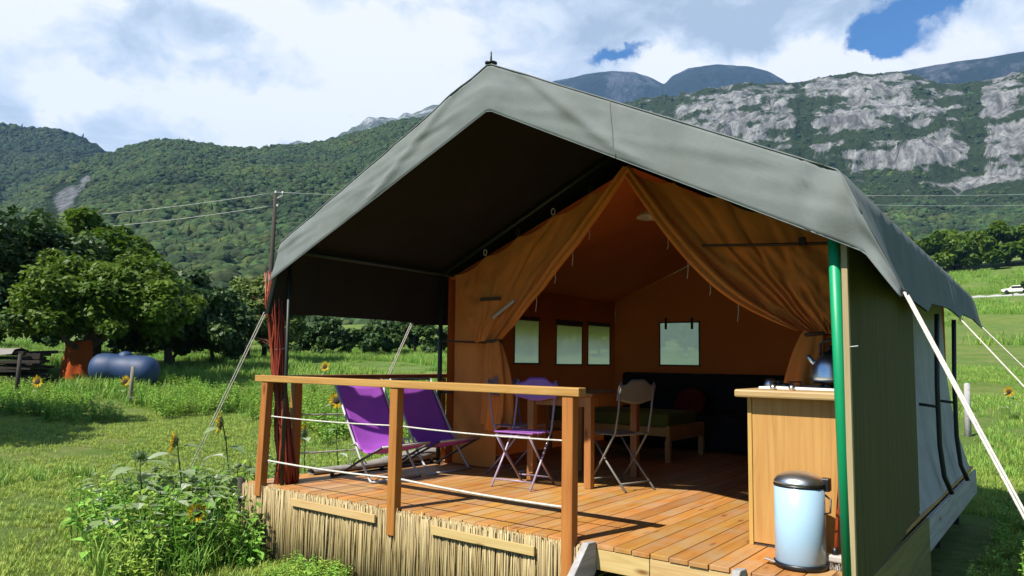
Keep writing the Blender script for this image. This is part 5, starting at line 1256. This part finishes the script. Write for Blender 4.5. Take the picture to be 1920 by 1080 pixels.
# utility pole and wires
ux, uy = -31.8, 22.8; uz = gz(ux, uy)
up_ = thing('utility_pole', 'tall dark utility pole standing beyond the field trees', 'utility pole', (ux, uy, uz))
MB().tube([(ux - .35, uy, uz - .3), (ux, uy, uz + 4), (ux + .28, uy - .1, 10.95)], [.16, .14, .11], 10).build('shaft', M['dark_wood'], up_, smooth=True)
ptop = Vector((ux + .28, uy - .1, 10.9)); wd = Vector((.80, .597, 0))
MB().beam(ptop - wd * .1 + Vector((0, 0, -.35)), ptop + wd * .45 + Vector((0, 0, -.05)), .08, .08).build('bracket_arm', M['grey_plank'], up_)
for q in (ptop + wd * .42 + Vector((0, 0, .04)), ptop + Vector((0, 0, .06)), ptop + Vector((0, 0, -.75)) + wd * .14):
    MB().lathe([(.0, .14), (.05, .13), (.06, .07), (.035, .06), (.06, .05), (.06, .0), (.0, .0)], q, 10).build('insulator', M['lamp_white'], up_, smooth=True)
def wire(label, a, b2, sag, r_=.014):
    a, b2 = Vector(a), Vector(b2); path = [a.lerp(b2, k / 24) - Vector((0, 0, sag * 4 * (k / 24) * (1 - k / 24))) for k in range(25)]
    o = MB().tube(path, r_, 5).build('power_line', M['wire'], None, smooth=True); tag(o, label, 'wire', 'overhead wires')
M['wire'] = simple('aluminium_wire', (0.62, 0.63, 0.64), (0.5, 0.5, 0.5), rough=0.45, scale=3)
pt_ = ptop + Vector((0, 0, .12)); pl_ = ptop + Vector((0, 0, -.66)) + wd * .14
wire('upper overhead wire running left from the utility pole', pt_, (-52.4, 8.3, 8.9), .55); wire('lower overhead wire running left from the utility pole', pl_, (-52.4, 8.3, 8.1), .55)
wire('overhead wire running from the utility pole behind the tent', pt_, (-8, 58, 14.6), .5)
wire('upper wire crossing in front of the wooded slope right of the tent', (-8, 58, 14.6), (16, 76, 15.9), .35); wire('lower wire crossing in front of the wooded slope right of the tent', (-8, 58, 13.9), (16, 76, 14.9), .4)
pp = thing('utility_pole', 'tall utility pole carrying the wires behind the tent', 'utility pole', (-8, 58, gz(-8, 58)))
MB().tube([(-8, 58, gz(-8, 58) - .3), (-8, 58, 14.75)], [.17, .11], 10).build('shaft', M['dark_wood'], pp, smooth=True)
MB().beam((-8.0, 58, 13.8), (-8.0, 58, 14.7), .2, .1, (0, 1, 0)).build('bracket_arm', M['grey_plank'], pp)
# white row covers and parked white things on the hillside track
zr = gz(-1, 146)
rc = thing('row_cover', 'long white fleece row cover across the rising meadow', 'row cover', (0, 146, zr))
for k, (x0, x1, w) in enumerate(((-9, -1.2, .32), (-1, 3.4, .4), (3.6, 14, .35))):
    mb = MB(); mb.grid(lambda u, v: Vector((x0 + (x1 - x0) * v, 146 + .6 * math.cos(math.pi * u) + .2 * v, float(ground_z(x0 + (x1 - x0) * v, 146)) - .05 + w * math.sin(math.pi * u) * (1 + .2 * math.sin(20 * v)))), 8, 30); mb.build('fleece', M['white_canvas'], rc, smooth=True)
for k, (x, y, lab) in enumerate(((-.9, 150, 'white parked car at the hillside track furthest from the tree'), (1.9, 150.5, 'small pale parked car at the hillside track below the round tree'))):
    z = gz(x, y); t = thing('parked_car', lab, 'car', (x, y, z), 'cars at the hillside track')
    mb = MB(); secs = [(-2.0, .45, .75), (-1.7, .35, .85), (-.9, .33, .92), (-.5, .33, 1.38), (.9, .33, 1.42), (1.5, .34, .95), (2.0, .42, .85)]
    v = []; 
    for sx, zb, zt in secs: v += [(x + sx, y - .8, z + zb), (x + sx, y + .8, z + zb), (x + sx, y + .68, z + zt), (x + sx, y - .68, z + zt)]
    f = [(0, 1, 2, 3), tuple(4 * 6 + q for q in (3, 2, 1, 0))]
    for i in range(6):
        for q in range(4): f.append((4 * i + q, 4 * i + (q + 1) % 4, 4 * i + 4 + (q + 1) % 4, 4 * i + 4 + q))
    mb.add(v, f); mb.build('body', M['lamp_white'], t, bevel=.06)
    MB().box(x - .55, x + .95, y - .80, y - .70, z + .95, z + 1.28).build('window', M['black_plastic'], t)
    for sx in (-1.25, 1.3):
        for sy in (-.74, .74): MB().lathe([(.0, -.09), (.30, -.09), (.33, -.05), (.33, .05), (.30, .09), (.0, .09)], (x + sx, y + sy, z + .33), 14, (0, 1, 0)).build('wheel', M['black_plastic'], t)

# ------------------------------------------------------------------ haze
HAZE = 0.000065
if HAZE:
    hb = MB(); hb.box(-5200, 1500, -1200, 5400, -3.0, 1750)
    m = bpy.data.materials.new('valley_haze'); m.use_nodes = True; nt = m.node_tree; nt.nodes.clear()
    out = nt.nodes.new('ShaderNodeOutputMaterial'); pv = nt.nodes.new('ShaderNodeVolumePrincipled')
    pv.inputs['Color'].default_value = (0.30, 0.56, 1.0, 1); pv.inputs['Density'].default_value = HAZE; pv.inputs['Anisotropy'].default_value = 0.0
    nt.links.new(pv.outputs[0], out.inputs['Volume'])
    o = hb.build('haze', m); o['kind'] = 'stuff'; o['label'] = 'thin blue air haze filling the valley'
